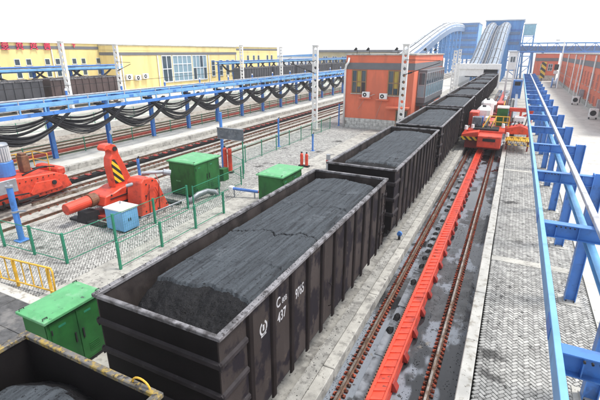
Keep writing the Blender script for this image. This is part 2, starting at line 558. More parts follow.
def paver_field(name, field, parent, single=0):
    V = block_verts(0.193, 0.089, 0.03, 0.007)
    order = []
    for n, (X, Y, a) in enumerate(field):
        u, v, w = project((X, Y, 0))
        order.append((w if (0 < u < 560 and 0 < v < 400 and w > 0) else 1e6, n))
    order.sort()
    near = [n for d, n in order[:single] if d < 1e5]
    nearset = set(near)
    pr = [None, None]
    for n in near:
        X, Y, a = field[n]
        ang = R(45) + a * R(90)
        if pr[0] is None:
            me = bpy.data.meshes.new('paver')
            me.from_pydata([tuple(p) for p in V], [], BF)
            me.materials.append(MATS['paver'])
            pr[0] = me
        o = bpy.data.objects.new('paver', pr[0])
        col.objects.link(o)
        o.parent = parent
        o.location = Vector((X, Y, rng.uniform(-.003, .003))) - parent.location
        o.rotation_euler = (rng.uniform(-.012, .012), rng.uniform(-.012, .012), ang + rng.uniform(-.02, .02))
    Vs, Fs = [], []
    for n, (X, Y, a) in enumerate(field):
        if n in nearset:
            continue
        ang = R(45) + a * R(90) + rng.uniform(-.015, .015)
        c, s = math.cos(ang), math.sin(ang)
        W = V[4:]
        tz = rng.uniform(-.003, .003)
        m = np.stack([W[:, 0] * c - W[:, 1] * s + X, W[:, 0] * s + W[:, 1] * c + Y, W[:, 2] + tz + W[:, 0] * rng.uniform(-.015, .015)], 1)
        m[:4, 2] -= 0.012
        Fs += [tuple(len(Vs) * 8 + i - 4 for i in f) for f in BF_SMALL]
        Vs.append(m)
    Vs = np.concatenate(Vs) - np.array(parent.location)
    me = bpy.data.meshes.new(name)
    me.from_pydata(Vs.tolist(), [], Fs)
    me.materials.append(MATS['paver'])
    o = bpy.data.objects.new(name, me)
    col.objects.link(o)
    o.parent = parent
    tag(o, kind='stuff')


pv = thing('paving', 'herringbone block paving of the walkway under the blue gantry on the right', 'paving', (7.3, 15, 0))
pv['kind'] = 'structure'
paver_field('pavers', herringbone(5.66, 8.9, -2, 46), pv, single=300)
pv2 = thing('paving', 'herringbone block paving in the fenced area round the green and blue cabinets', 'paving', (-12, 20, 0))
pv2['kind'] = 'structure'
paver_field('pavers', herringbone(-15.4, -8.95, -3, 44.4), pv2)


# ------------------------------------------------------------------ railway tracks
RAILP = [(-.07, 0), (.07, 0), (.07, .015), (.012, .03), (.012, .13), (.035, .138), (.035, .17), (-.035, .17), (-.035, .138), (-.012, .13), (-.012, .03), (-.07, .015)]


def track(name, label, xs, z, y0, y1, fast=0.3, cat='track', fmat='fastener'):
    t = thing(name, label, cat, (sum(xs) / len(xs), (y0 + y1) / 2, z))
    f = MB()
    for x in xs:
        MB().sweep(RAILP, (x, y0, z), (x, y1, z)).build('rail', 'rail_rust', t)
        MB().box(x - .03, x + .03, y0, y1, z + .169, z + .173).build('rail_head', 'rail_top', t)
        if fast:
            y = max(y0, -4)
            while y < min(y1, 95):
                for s in (-1, 1):
                    xx = x + s * .125
                    q = rng.uniform(-.01, .01)
                    f.box(xx - .045, xx + .045, y - .045 + q, y + .045 + q, z - .01, z + .045)
                    f.box(xx - .02 - s * .03, xx + .02 - s * .03, y - .025, y + .025, z + .045, z + .085)
                y += fast
    if fast:
        tag(f.build('fasteners', fmat, t, recalc=False), kind='stuff')
    return t


track('railway_track', 'railway track under the row of loaded coal wagons', (-0.7175, 0.7175), -0.17, -14, 111, fast=0)
rt_ = track('machine_track', 'wide track with rust-red rail clips on both sides of the red rack beam', (2.42, 4.53), -0.40, -14, 111, fast=0.21)
# coal dropped and dark openings beside the left rail
pl = MB()
y = 0.0
while y < 60:
    pl.box(2.78, 3.08, y, y + 2.75, -0.419, -0.395)
    y += 2.9
tag(pl.build('bed_plate', 'bed_plate', rt_), kind='stuff')
hp = MB()
for y in [7.2, 8.0, 10.6, 12.2, 13.0, 13.7, 14.4, 15.2, 15.9, 16.6, 17.9, 19.5, 20.4, 21.8, 23, 24.4, 26, 28]:
    cx, cy = 2.93 + rng.uniform(-.03, .03), y + rng.uniform(-.1, .1)
    n = 11
    rr = [rng.uniform(.75, 1.15) for _ in range(n)]
    L0 = rng.uniform(.2, .3)
    ring = [(cx + .13 * rr[k] * math.cos(k * 2 * math.pi / n), cy + L0 * rr[k] * math.sin(k * 2 * math.pi / n), -.394) for k in range(n)]
    ring2 = [(cx + (p[0] - cx) * .5, cy + (p[1] - cy) * .5, -.35 + rng.uniform(0, .03)) for p in ring]
    hp.add(ring + ring2 + [(cx, cy, -.33)], [(k, (k + 1) % n, n + (k + 1) % n, n + k) for k in range(n)] + [(n + k, n + (k + 1) % n, 2 * n) for k in range(n)])
tag(hp.build('spilt_coal', 'coal_rough', recalc=True), 'small black heaps of spilt coal beside the red rack beam', 'coal', kind='stuff')

gr = MB()
for k in range(5200):
    q = rng.random()
    y = rng.uniform(-2, 40) if q < .8 else rng.uniform(-2, 20)
    if q < .45:
        x, z = 2.08 + abs(rng.gauss(0, .22)), -.419
    elif q < .62:
        x, z = 5.2 - abs(rng.gauss(0, .2)), -.419
    elif q < .75:
        x, z = 1.37 + abs(rng.gauss(0, .15)), -.029
    elif q < .88:
        x, z = 3.2 - abs(rng.gauss(0, .12)), -.419
    else:
        x, z = 3.9 + abs(rng.gauss(0, .2)), -.419
    if 1.72 < x < 2.09 or x > 5.2:
        continue
    e = rng.uniform(.008, .03)
    P_ = [Vector((rng.uniform(.5, 1) * a, rng.uniform(.5, 1) * b, rng.uniform(.4, .9) * c)) * e + Vector((x, y, z)) for a, b, c in ((1, 0, 0), (-.5, .9, 0), (-.5, -.9, 0), (0, 0, 1))]
    gr.add(P_, [(0, 1, 3), (1, 2, 3), (2, 0, 3)])
tag(gr.build('coal_grit', 'coal_rough', recalc=False), 'scattered black coal grit along the track bed', 'coal', kind='stuff')

# red rack beam
rb = thing('rack_beam', 'long bright red toothed rack beam running up the middle of the right track', 'rack beam', (3.44, 20, -.42))
MB().box(3.20, 3.68, -6, 104, -0.42, -0.36).build('base_plate', 'red_dark', rb)
MB().box(3.235, 3.29, -6, 104, -0.36, 0.02).build('side_plate', 'red_paint', rb, bevel=0.006)
MB().box(3.59, 3.645, -6, 104, -0.36, 0.02).build('side_plate', 'red_paint', rb, bevel=0.006)
MB().box(3.29, 3.59, -6, 104, -0.10, -0.028).build('web', 'red_paint', rb)
MB().box(3.21, 3.30, -6, 104, 0.02, 0.045).build('flange', 'red_paint', rb)
p = None
for i in range(150):
    y = -3 + i * .33
    if p is None:
        p = MB().add([(3.292, y, -.028), (3.588, y + .16, -.028), (3.588, y + .19, -.028), (3.292, y + .10, -.028), (3.292, y, .012), (3.588, y + .16, -.012), (3.588, y + .19, -.012), (3.292, y + .10, .012)], [(4, 5, 6, 7), (0, 1, 5, 4), (1, 2, 6, 5), (2, 3, 7, 6), (3, 0, 4, 7)]).build('tooth', 'red_paint', rb)
    else:
        share(p, rb, (0, i * .33, 0))
ch = MB()
y = -3.0
while y < 36:
    ch.box(3.165, 3.208, y, y + .07, -.02, .03)
    y += .125
tag(ch.build('rack_teeth', 'rail_rust', rb, recalc=False), kind='stuff')
p = None
for i in range(60):
    y = -3.2 + i * 1.28
    if p is None:
        p = MB().prism([(3.645, -.36), (3.80, -.36), (3.80, -.28), (3.68, -.08), (3.645, -.08)], 'y', y, y + .24).build('bracket', 'red_dark', rb, bevel=.008)
    else:
        share(p, rb, (0, i * 1.28, 0))

# left tracks
track('railway_track', 'empty railway track running behind the left fence, in front of the red machines', (-18.0, -16.56), -0.24, -14, 190, fast=0.55)
lt = track('machine_track', 'wide track under the low red machine by the far platform', (-22.4, -20.0), -0.24, -14, 190, fast=0.5)
rb2 = thing('rack_beam', 'dark red rack beam with red blocks beside the far platform edge', 'rack beam', (-23.3, 20, -.24))
MB().box(-21.5, -20.95, -10, 150, -0.24, 0.0).build('base_plate', 'under_black', rb2)
p = None
for i in range(70):
    if p is None:
        p = MB().box(-21.42, -21.0, 0, .32, -.0, .06).build('block', 'red_dark', rb2, bevel=.02)
    else:
        share(p, rb2, (0, i * 1.1, 0))
track('railway_track', 'railway track beyond the festoon gantry on the far left', (-34.6, -33.2), -0.26, -14, 190, fast=0)
track('machine_track', 'far wide track beyond the festoon gantry', (-31.8, -29.6), -0.26, -14, 190, fast=0)
rb3 = thing('rack_beam', 'rust red rack beam on the far left beyond the festoon cables', 'rack beam', (-30.7, 20, -.24))
MB().box(-30.85, -30.6, -10, 150, -0.26, -0.02).build('base_plate', 'red_dark', rb3)


# ------------------------------------------------------------------ coal wagons
WL, WW, ZT, ZB = 10.70, 1.59, 3.77, 1.02      # length, half width, rim, side bottom


def make_wagon(rim_mat, inner='wagon_inner'):
    t = thing('coal_wagon', '', 'wagon', (0, 0, 0), 'coal wagons of the loaded train')
    th = 0.03
    xw = WW - 0.07
    b = MB()
    b.box(-xw, -xw + th, 0.05, WL - .05, ZB, ZT - .06).box(xw - th, xw, 0.05, WL - .05, ZB, ZT - .06)
    b.box(-xw + th, xw - th, 0.05 + th, WL - .05 - th, ZB, ZB + .05)
    b.build('body', 'wagon', t)
    for ya in (0.05, WL - .05 - th):
        MB().box(-xw + th + .001, xw - th - .001, ya, ya + th, ZB, ZT - .06).build('end_wall', 'wagon_end_shade', t)
    li = MB()
    li.box(-xw + th + .002, -xw + th + .008, .085, WL - .085, 1.6, ZT - .065).box(xw - th - .008, xw - th - .002, .085, WL - .085, 1.6, ZT - .065)
    li.box(-xw + .05, xw - .05, .083, .089, 1.6, ZT - .065).box(-xw + .05, xw - .05, WL - .089, WL - .083, 1.6, ZT - .065)
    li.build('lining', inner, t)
    r = MB()
    o, i_ = WW, WW - 0.13
    r.box(-o, -i_, 0, WL, ZT - .085, ZT).box(i_, o, 0, WL, ZT - .085, ZT).box(-i_, i_, 0, .10, ZT - .085, ZT).box(-i_, i_, WL - .10, WL, ZT - .085, ZT)
    r.build('top_rim', rim_mat, t, bevel=0.012)
    # side posts
    first = None
    k = 11
    for s in (-1, 1):
        p0 = None
        for j in range(k):
            y = 0.98 + j * (WL - 1.96) / (k - 1)
            if p0 is None:
                y00 = y
                xo = s * (WW - .005)
                xi = s * (xw - .002)
                p0 = MB().add([(xi, y - .10, ZT - .087), (xi, y + .10, ZT - .087), (xo, y + .065, ZT - .087), (xo, y - .065, ZT - .087),
                               (xi, y - .10, ZB - .14), (xi, y + .10, ZB - .14), (xo - s * .02, y + .065, ZB - .12), (xo - s * .02, y - .065, ZB - .12)],
                              [(0, 1, 2, 3), (7, 6, 5, 4), (0, 4, 5, 1), (1, 5, 6, 2), (2, 6, 7, 3), (3, 7, 4, 0)]).build('side_post', 'wagon_post', t, bevel=.008)
            else:
                share(p0, t, (0, y - y00, 0))
    # ledges at the ends, wrapped round to the first post
    for e in (0, 1):
        for z in (3.12, 2.42, 1.75):
            m = MB()
            ya, yb = (0.0, .048) if e == 0 else (WL - .048, WL)
            m.prism([(ya if e == 0 else yb, z - .03), (yb if e == 0 else ya, z - .10), (yb if e == 0 else ya, z + .09), (ya if e == 0 else yb, z + .05)], 'x', -WW + .02, WW - .02)
            for s in (-1, 1):
                y1, y2 = (0.0, .88) if e == 0 else (WL - .88, WL)
                xi, xo = s * (xw + .001), s * (WW - .02)
                m.prism([(xo, z - .03), (xi, z - .10), (xi, z + .09), (xo, z + .05)], 'y', y1 + .003, y2 - .003)
            m.build('end_ledge', 'ledge', t)
    # bottom sill and underframe
    m = MB()
    for s in (-1, 1):
        m.box(s * (WW - .13) - .05, s * (WW - .13) + .05, .06, WL - .06, ZB - .03, ZB + .06)
    m.build('bottom_sill', 'wagon_post', t)
    MB().box(-.22, .22, -.35, WL + .35, .72, ZB).box(-1.3, 1.3, .3, .5, .72, ZB).box(-1.3, 1.3, WL - .5, WL - .3, .72, ZB).build('underframe', 'under_black', t)
    for yb in (1.75, WL - 1.75):
        bg_ = MB()
        for s in (-1, 1):
            bg_.prism([(yb - 1.15, .52), (yb - .85, .62), (yb - .4, .36), (yb + .4, .36), (yb + .85, .62), (yb + 1.15, .52), (yb + 1.0, .34), (yb + .5, .16), (yb - .5, .16), (yb - 1.0, .34)], 'x', s * 1.0 - .07, s * 1.0 + .07)
        bg_.box(-1.05, 1.05, yb - .22, yb + .22, .45, .74)
        bo = bg_.build('bogie', 'under_black', t)
        for ya in (-.92, .92):
            for s in (-1, 1):
                MB().cyl((s * .68, yb + ya, .42), (s * .82, yb + ya, .42), .42, n=18).build('wheel', 'rail_rust', bo)
    for e in (0, 1):
        y0, d = (0.05, -1) if e == 0 else (WL - .05, 1)
        MB().box(-.13, .13, min(y0, y0 + d * .7), max(y0, y0 + d * .7), .78, 1.02).box(-.2, .2, min(y0 + d * .45, y0 + d * .68), max(y0 + d * .45, y0 + d * .68), .74, 1.08).build('coupler', 'dark_metal', t, bevel=.02)
    # ladder and hand rails at the trailing right corner, brake lever box
    l = MB()
    for z in (1.25, 1.65, 2.05, 2.45, 2.85, 3.25):
        l.cyl((WW + .02, WL - .78, z), (WW + .02, WL - .38, z), .014, n=6)
    l.bar((WW + .01, WL - .80, 1.1), (WW + .01, WL - .80, 3.4), .03, .05).bar((WW + .01, WL - .36, 1.1), (WW + .01, WL - .36, 3.4), .03, .05)
    l.build('ladder', 'wagon_post', t)
    l = MB()
    l.tube([(WW - .02, 4.9, 1.5), (WW + .07, 4.9, 1.55), (WW + .07, 4.9, 2.2), (WW - .02, 4.9, 2.25)], .014)
    l.build('handrail', 'wagon_post', t)
    l = MB()
    l.tube([(WW - .07, .35, 1.2), (WW + .03, .35, 1.22), (WW + .03, .35, 1.62), (WW - .07, .35, 1.64)], .014)
    l.build('handrail', 'wagon_post', t)
    return t


wagons = []
w0 = make_wagon('rim_grey')
wagons.append(w0)
km = kid_map()
for i in range(1, 9):
    wagons.append(copy_tree(w0, km))
wy = make_wagon('rim_yellow', 'wagon_end_shade')  # lining takes the near-black end colour, so its shade is painted too
w0.location = (0, 0, 0)
for i, w in enumerate(wagons):
    w.location = (0, 12.0 * i, 0)
    if i > 4:
        pass
    w['label'] = ['brown coal wagon with white painted number on its side, nearest whole wagon of the train'][0] if i == 0 else \
        'brown loaded coal wagon, %s behind the one with the painted number' % ORD[i - 1]
wy.location = (0, -12.0, 0)
wy['label'] = 'nearest wagon with worn yellow top rim, cut off by the bottom left corner'
# yellow lifting hoop on the near wagon rim
MB().tube([(1.12 + .22 * math.cos(a) * 0 - .0, -1.35, 3.76) if False else (1.2 + .17 * math.cos(a), -1.345, 3.76 + .13 * math.sin(a)) for a in [math.pi * k / 10 for k in range(11)]], .016).build('hoop', 'yellow', wy)


def text_mesh(s, size, name, parent, y, z, x, squeeze=1.0, thick=0.0):
    cu = bpy.data.curves.new('t', 'FONT')
    cu.body = s
    cu.size = size
    cu.offset = thick
    to = bpy.data.objects.new('t', cu)
    col.objects.link(to)
    dg = bpy.context.evaluated_depsgraph_get()
    me = bpy.data.meshes.new_from_object(to.evaluated_get(dg))
    bpy.data.objects.remove(to)
    bpy.data.curves.remove(cu)
    me.name = name
    for v in me.vertices:
        a, b = v.co.x * squeeze, v.co.y
        v.co = (x, y + a, z + b)
    me.materials.clear()
    me.materials.append(MATS['white_letter'])
    o = bpy.data.objects.new(name, me)
    col.objects.link(o)
    o.parent = parent
    return o


xs_ = WW - 0.07 + 0.004
text_mesh('C', .34, 'lettering', w0, 2.04, 3.10, xs_, .78, .006)
text_mesh('80B', .19, 'lettering', w0, 2.29, 3.10, xs_, .78, .002)
text_mesh('437', .36, 'lettering', w0, 2.08, 2.70, xs_, .72, .006)
text_mesh('9765', .37, 'lettering', w0, 2.94, 2.82, xs_, .62, .006)
lg = MB()
for k in range(20):
    a, b = 2 * math.pi * k / 20 * .86 + math.pi * .64, 2 * math.pi * (k + 1) / 20 * .86 + math.pi * .64
    for (aa, bb) in ((a, b),):
        lg.add([(xs_, 1.50 + .15 * math.cos(aa), 2.98 + .17 * math.sin(aa)), (xs_, 1.50 + .15 * math.cos(bb), 2.98 + .17 * math.sin(bb)),
                (xs_, 1.50 + .105 * math.cos(bb), 2.98 + .12 * math.sin(bb)), (xs_, 1.50 + .105 * math.cos(aa), 2.98 + .12 * math.sin(aa))], [(0, 1, 2, 3)])
lg.add([(xs_, 1.47, 2.92), (xs_, 1.53, 2.92), (xs_, 1.53, 3.06), (xs_, 1.47, 3.06)], [(0, 1, 2, 3)])
lg.add([(xs_, 1.40, 2.79), (xs_, 1.60, 2.79), (xs_, 1.60, 2.835), (xs_, 1.40, 2.835)], [(0, 1, 2, 3)])
lg.build('emblem', 'white_letter', w0, recalc=False)


def coal_load(wagon, seed, nx, ny, full=1.0, label=''):
    y0, y1, x0 = 0.10, WL - .10, 1.44
    rr = random.Random(seed)
    cracks = [(rr.uniform(1.6, 9.2), rr.uniform(0, 50), rr.uniform(.025, .06)) for _ in range(4)]
    if seed == 0:
        cracks = [(2.6, 3.0, .03), (4.55, 11.0, .075), (6.9, 23.0, .045), (8.6, 31.0, .025)]
    grooves = [rr.uniform(.02, .055) for _ in range(16)]
    z_c = 3.62
    verts, faces = [], []
    rough = []
    nz = mnoise.noise
    for j in range(ny + 1):
        y = y0 + (y1 - y0) * j / ny
        for i in range(nx + 1):
            x = -x0 + 2 * x0 * i / nx
            e = 0.14 * nz(Vector((x * .6, y * .5, seed * 3.1))) + .05 * nz(Vector((x * 3, y * 2, seed)))
            # distance in from each side of the trimmed top
            dn = y - (1.45 + .22 * nz(Vector((x * .9, seed + .37, 0.2))) + .22 * nz(Vector((x * 2.7, seed + .6, 4))) + .12 * (x / 1.44))
            df = (y1 - .35 + .2 * nz(Vector((x, seed, 7)))) - y - .3 * (x / x0) ** 2
            ds = (1.18 + .05 * nz(Vector((y * .8, seed, 2)))) - abs(x)
            z = z_c - .10 * (x / x0) ** 2 + .04 * e
            out = 0.0
            crack_shade = 0.0
            out += max(0, -dn) * .5 + (.05 if dn < 0 else 0)
            out += max(0, -df) * .75
            out += max(0, -ds) * 1.0
            if x < 0 and ds < 0:
                out += .08
            flat = 1.0 if out <= 0.0 else max(0.0, 1 - out * 7)
            rough_k = 1 - flat
            g = grooves[int((x + x0) / (2 * x0) * 15.99)]
            z += flat * (.020 * nz(Vector((x * 8.0, y * .12, seed))) + .018 * nz(Vector((x * 21.0, y * .25, seed + 5))) + .006 * nz(Vector((x * 7, y * 5, seed))))
            for (cy, cs, dp) in cracks:
                cc = cy + .55 * nz(Vector((x * .9, cs, 0))) + .16 * nz(Vector((x * 3.5, cs, 1))) + .06 * nz(Vector((x * 11, cs, 2))) + .28 * x
                d = abs(y - cc)
                wd = .028 + .02 * nz(Vector((x * 2, cs, 9)))
                st = max(0, .65 + nz(Vector((x * 1.3, cs, 3))))
                if d < wd:
                    z -= flat * dp * st * (1 - d / wd)
                    if flat * dp * st * (1 - d / wd) > .02 and dp > .05:
                        crack_shade = 1.0  # deep crack takes the darker coal, its shade put in by colour
                elif 0 < y - cc < .25:
                    z += flat * .02 * st * (1 - (y - cc) / .25)
            z -= out
            if rough_k > 0:
                z += rough_k * (.05 * nz(Vector((x * 2.5, y * 2.5, seed + 1))) + .022 * nz(Vector((x * 10, y * 10, seed + 2))) + .018 * abs(nz(Vector((x * 22, y * 22, seed + 2)))))
            z = 1.2 + (z - 1.2) * full
            verts.append((x, y, max(z, 1.3)))
            rough.append(max(rough_k, crack_shade))
    w = nx + 1
    for j in range(ny):
        for i in range(nx):
            faces.append((j * w + i, j * w + i + 1, (j + 1) * w + i + 1, (j + 1) * w + i))
    me = bpy.data.meshes.new('coal_load')
    me.from_pydata(verts, [], faces)
    me.materials.append(MATS['coal_smooth'])
    me.materials.append(MATS['coal_rough'])
    mi = [1 if (rough[f[0]] + rough[f[1]] + rough[f[2]] + rough[f[3]]) / 4 > .45 else 0 for f in faces]
    me.polygons.foreach_set('material_index', mi)
    me.polygons.foreach_set('use_smooth', [k == 0 for k in mi])
    o = bpy.data.objects.new('coal_load', me)
    col.objects.link(o)
    o.location = wagon.location
    return tag(o, label, 'coal', 'coal loads in the wagons')


loads = []
for i in range(9):
    lab = 'trimmed heap of grey-black coal with cracks, filling the wagon with the painted number' if i == 0 else \
        'trimmed heap of coal filling the %s wagon behind the one with the painted number' % ORD[i - 1]
    if i < 5:
        res = [(130, 480), (70, 200), (48, 130), (36, 90), (30, 70)][i]
        loads.append(coal_load(wagons[i], i, *res, label=lab))
    else:
        c = loads[3 + i % 2].copy()
        col.objects.link(c)
        c.location = wagons[i].location
        c['label'] = lab
c0 = coal_load(wy, 21, 60, 160, full=.88, label='low dark heap of coal in the near wagon with the yellow rim')
gr2 = MB()
for k in range(900):
    yy = rng.uniform(.05, WL - .05) + (12.0 if rng.random() < .35 else 0)
    sx = rng.choice((-1, 1))
    xx = sx * rng.uniform(WW - .12, WW - .01)
    e = rng.uniform(.005, .016)
    gr2.add([(xx + e, yy, ZT), (xx - e * .5, yy + e, ZT), (xx - e * .6, yy - e * .8, ZT), (xx, yy, ZT + e * 1.1)], [(0, 1, 3), (1, 2, 3), (2, 0, 3)])
tag(gr2.build('rim_grit', 'coal_rough', recalc=False), 'black coal crumbs lying on the wagon rims', 'coal', kind='stuff')
# loose lumps on the rough front slope of the first load
lump = MB()
for k in range(1500):
    x = rng.uniform(-1.35, 1.35)
    y = rng.uniform(.2, 1.5)
    s = rng.uniform(.006, .024)
    zz = None
    mesh = loads[0].data
    i = int((x + 1.44) / 2.88 * 130)
    j = int((max(y, .12) - .10) / (WL - .2) * 480)
    zz = mesh.vertices[j * 131 + i].co.z
    if zz > 3.48:
        continue
    q = [Vector((rng.uniform(.6, 1) * a, rng.uniform(.6, 1) * b, rng.uniform(.5, 1) * c)) * s + Vector((x, y, zz)) for a, b, c in ((1, 0, 0), (-1, 0, 0), (0, 1, 0), (0, -1, 0), (0, 0, 1), (0, 0, -1))]
    lump.add(q, [(0, 2, 4), (2, 1, 4), (1, 3, 4), (3, 0, 4), (2, 0, 5), (1, 2, 5), (3, 1, 5), (0, 3, 5)])
lo = lump.build('coal_lumps', 'coal_rough', loads[0], recalc=True)
tag(lo, kind='stuff')


# ------------------------------------------------------------------ blue gantries
def gantry(name, label, xc, side, ys, h, y0, y1, reach=1.9, zb=0.0, detail=True, rail_x=0.95, post_mat='blue'):
    """columns at xc; cross beams reach towards side (-1 = to smaller x)"""
    t = thing(name, label, 'gantry', (xc, (y0 + y1) / 2, zb))
    pc = pb = pf = pg = None
    for y in ys:
        if pc is None:
            y_0 = y
            ps = []
            pc = MB().ibeam((xc, y, zb), (xc, y, h + .06), .30, .34, .028, up=(1, 0, 0)).build('column', post_mat, t)
            pb = MB().ibeam((xc + side * .17, y, h - .19), (xc + side * reach, y, h - .19), .22, .34, .02).build('cross_beam', post_mat, t)
            if detail:
                for dx_ in (.45, 1.05, 1.5):
                    xq = xc + side * dx_
                    ps.append(MB().box(xq - .008, xq + .008, y - .105, y - .012, h - .338, h - .042).build('stiffener', post_mat, t))
                xq = xc + side * .17
                ps.append(MB().prism([(xc + side * .172, h - .37), (xc + side * .55, h - .37), (xc + side * .172, h - .75)], 'y', y - .012, y + .012).build('gusset', post_mat, t))
                xq = xc + side * (reach + .09)
                ps.append(MB().box(min(xq, xq + side * .012), max(xq, xq + side * .012), y + .5, y + .95, h - .28, h - .07).build('splice_plate', 'blue', t))
                pf = MB().box(xc - .34, xc + .34, y - .34, y + .34, zb, zb + .03).box(xc - .2, xc + .2, y - .2, y + .2, zb + .03, zb + .06).build('foot_plate', 'concrete_light', t)
                bm_ = MB()
                for k in range(5):
                    bm_.cyl((xc + side * (reach - .25 - .09 * k), y - .125, h - .06), (xc + side * (reach - .25 - .09 * k), y - .16, h - .06), .018, n=6)
                for k in range(4):
                    bm_.cyl((xc + (-.12 if k % 2 else .12), y + (-.17 if k < 2 else .17), zb + .06), (xc + (-.12 if k % 2 else .12), y + (-.17 if k < 2 else .17), zb + .11), .02, n=6)
                pg = bm_.build('bolts', 'dark_metal', t)
                tag(pg, kind='stuff')
        else:
            for q in [pc, pb, pf, pg] + ps:
                if q:
                    c = share(q, t, (0, y - y_0, 0))
                    if q is pg:
                        c['kind'] = 'stuff'
    # end channel along the cantilever tips, inner beam, pale rail on top
    xt = xc + side * (reach + .045)
    MB().sweep([(-.045, -.15), (.045, -.15), (.045, .15), (-.045, .15)], (xt, y0, h - .17), (xt, y1, h - .17)).build('edge_channel', 'blue_light', t, bevel=.006)
    xm = xc + side * (reach * .45)
    MB().ibeam((xm, y0, h - .44), (xm, y1, h - .44), .16, .16, .016).build('inner_beam', 'blue_light', t)
    xr = xc + side * rail_x
    MB().box(xr - .07, xr + .07, y0, y1, h - .015, h + .10).build('top_rail', 'rail_white', t, bevel=.01)
    return t


ysr = [1.08 + 5 * i for i in range(-1, 18)]
gantry('cable_gantry', 'bright blue steel gantry with cantilever beams and pale top rail along the right walkway', 8.27, -1, ysr, 4.62, -4.1, 86.3, reach=1.76, rail_x=.70)
ysl = [10.8 + 5.4 * i for i in range(-2, 21)]
GH = 4.95
gl = gantry('cable_gantry', 'blue steel gantry carrying looped black festoon cables, across the left half', -27.25, 1, ysl, GH, -4, 122, reach=2.6, zb=.12, rail_x=.3)
MB().box(-27.43, -27.33, -4, 122, GH - .35, GH + .02).build('back_channel', 'blue', gl)
# cable tray and a second beam on top of the left gantry
MB().box(-25.9, -25.55, -4, 122, GH + .002, GH + .06).build('cable_tray', 'blue_light', gl)
MB().box(-26.25, -26.15, -4, 122, GH - .36, GH - .02).build('trolley_beam', 'blue', gl)
xl = -27.25 + 2.645
MB().box(xl - .05, xl + .05, -4, 122, GH - .92, GH - .66).build('lower_chord', 'blue', gl)
MB().cyl((xl, -4, GH + .30), (xl, 122, GH + .30), .05, n=8).build('pipe_rail', 'rail_white', gl)
p = None
for k in range(66):
    if p is None:
        p = MB().box(xl - .04, xl + .04, 0, .1, GH - .66, GH - .325).build('hanger', 'blue_light', gl)
        p2_ = MB().box(xl - .03, xl + .03, .01, .07, GH - .016, GH + .26).build('stanchion', 'rail_white', gl)
    else:
        share(p, gl, (0, k * 1.8, 0))
        share(p2_, gl, (0, k * 1.8, 0))
for y in ysl[2:18]:
    b_ = MB().bar((-26.2, y + 1.2, GH), (-26.2, y + 1.2, GH + .55), .12, up=(1, 0, 0)).build('stub_post', 'blue', gl)
    MB().cyl((-26.2, y + 1.2, GH + .55), (-26.2, y + 1.2, GH + .72), .10, .07, 8).build('insulator', 'white_paint', b_)
ysf = [-11.6 + 5.4 * i for i in range(11)]
ysg = [72 + 5.4 * i for i in range(15)]
for yy_, lab_ in ((ysf, 'far blue gantry with cables behind the dark wagons at the left, before the yellow building'), (ysg, 'far blue gantry with cables behind the dark wagons right of the yellow building')):
    gf = gantry('cable_gantry', lab_, -52.5, 1, yy_, 6.35, yy_[0] - 2, yy_[-1] + 2.5, reach=1.6, zb=1.45, detail=False)
    MB().box(-52.7, -50.9, yy_[0] - 2, yy_[-1] + 2.5, 6.46, 6.58).build('cable_tray', 'blue', gf)


def festoon(y0, y1, x, ztop, sag, n, label, r=.056, seed=0, group=None, spread=.24):
    t = thing('cable_bundle', label, 'cables', (x, (y0 + y1) / 2, ztop - sag), group)
    rr = random.Random(seed)
    MB().box(x - .12, x + .3, y0 - .16, y0 + .16, ztop - .02, ztop + .16).build('trolley', 'dark_metal', t)
    for k in range(n):
        sg = sag * (1 - spread * k / max(1, n - 1)) + rr.uniform(-.05, .05)
        xx = x + (k % 3) * .1 + rr.uniform(-.03, .03)
        dy = rr.uniform(-.06, .06) + .05 * (k - n / 2)
        pts = []
        for q in range(17):
            s = q / 16
            u = 2 * s - 1
            bow = 1 - abs(u) ** 1.75
            pts.append((xx + .03 * math.sin(3 * s + k), y0 + (y1 - y0) * s + dy * (1 - abs(u)), ztop - sg * bow))
        MB().tube(pts, r * rr.uniform(.8, 1.15), 6).build('cable', 'cable', t, smooth=True, recalc=False)


ncab = 0
for i, y in enumerate(ysl[:-3]):
    yc = y + 2.7 - .55
    sag = 2.25 + .2 * math.sin(i * 1.7)
    for q, (dx, hw, n) in enumerate(((1.15, 4.05, 12), (.45, 3.9, 8))):
        if i > 13:
            n = 5
        festoon(yc - hw, yc + hw, -27.25 + dx + .7, GH - .75, sag if q == 0 else 1.55, n,
                'bundle of looped black cables, %s loop of the %s row, counted from the left' % (ORD[i], 'front' if q == 0 else 'back'), seed=i * 2 + q,
                group='cable loops hanging under the left blue gantry', spread=.26 if q == 0 else .45)
for i, y in enumerate(ysf[:-1] + ysg[:-1]):
    festoon(y - .5, y + 5.9, -51.3, 5.9, 1.7, 4, 'cable loop under the far blue gantry, %s from the left' % ORD[i], r=.08, seed=90 + i, group='cable loops under the far gantry')


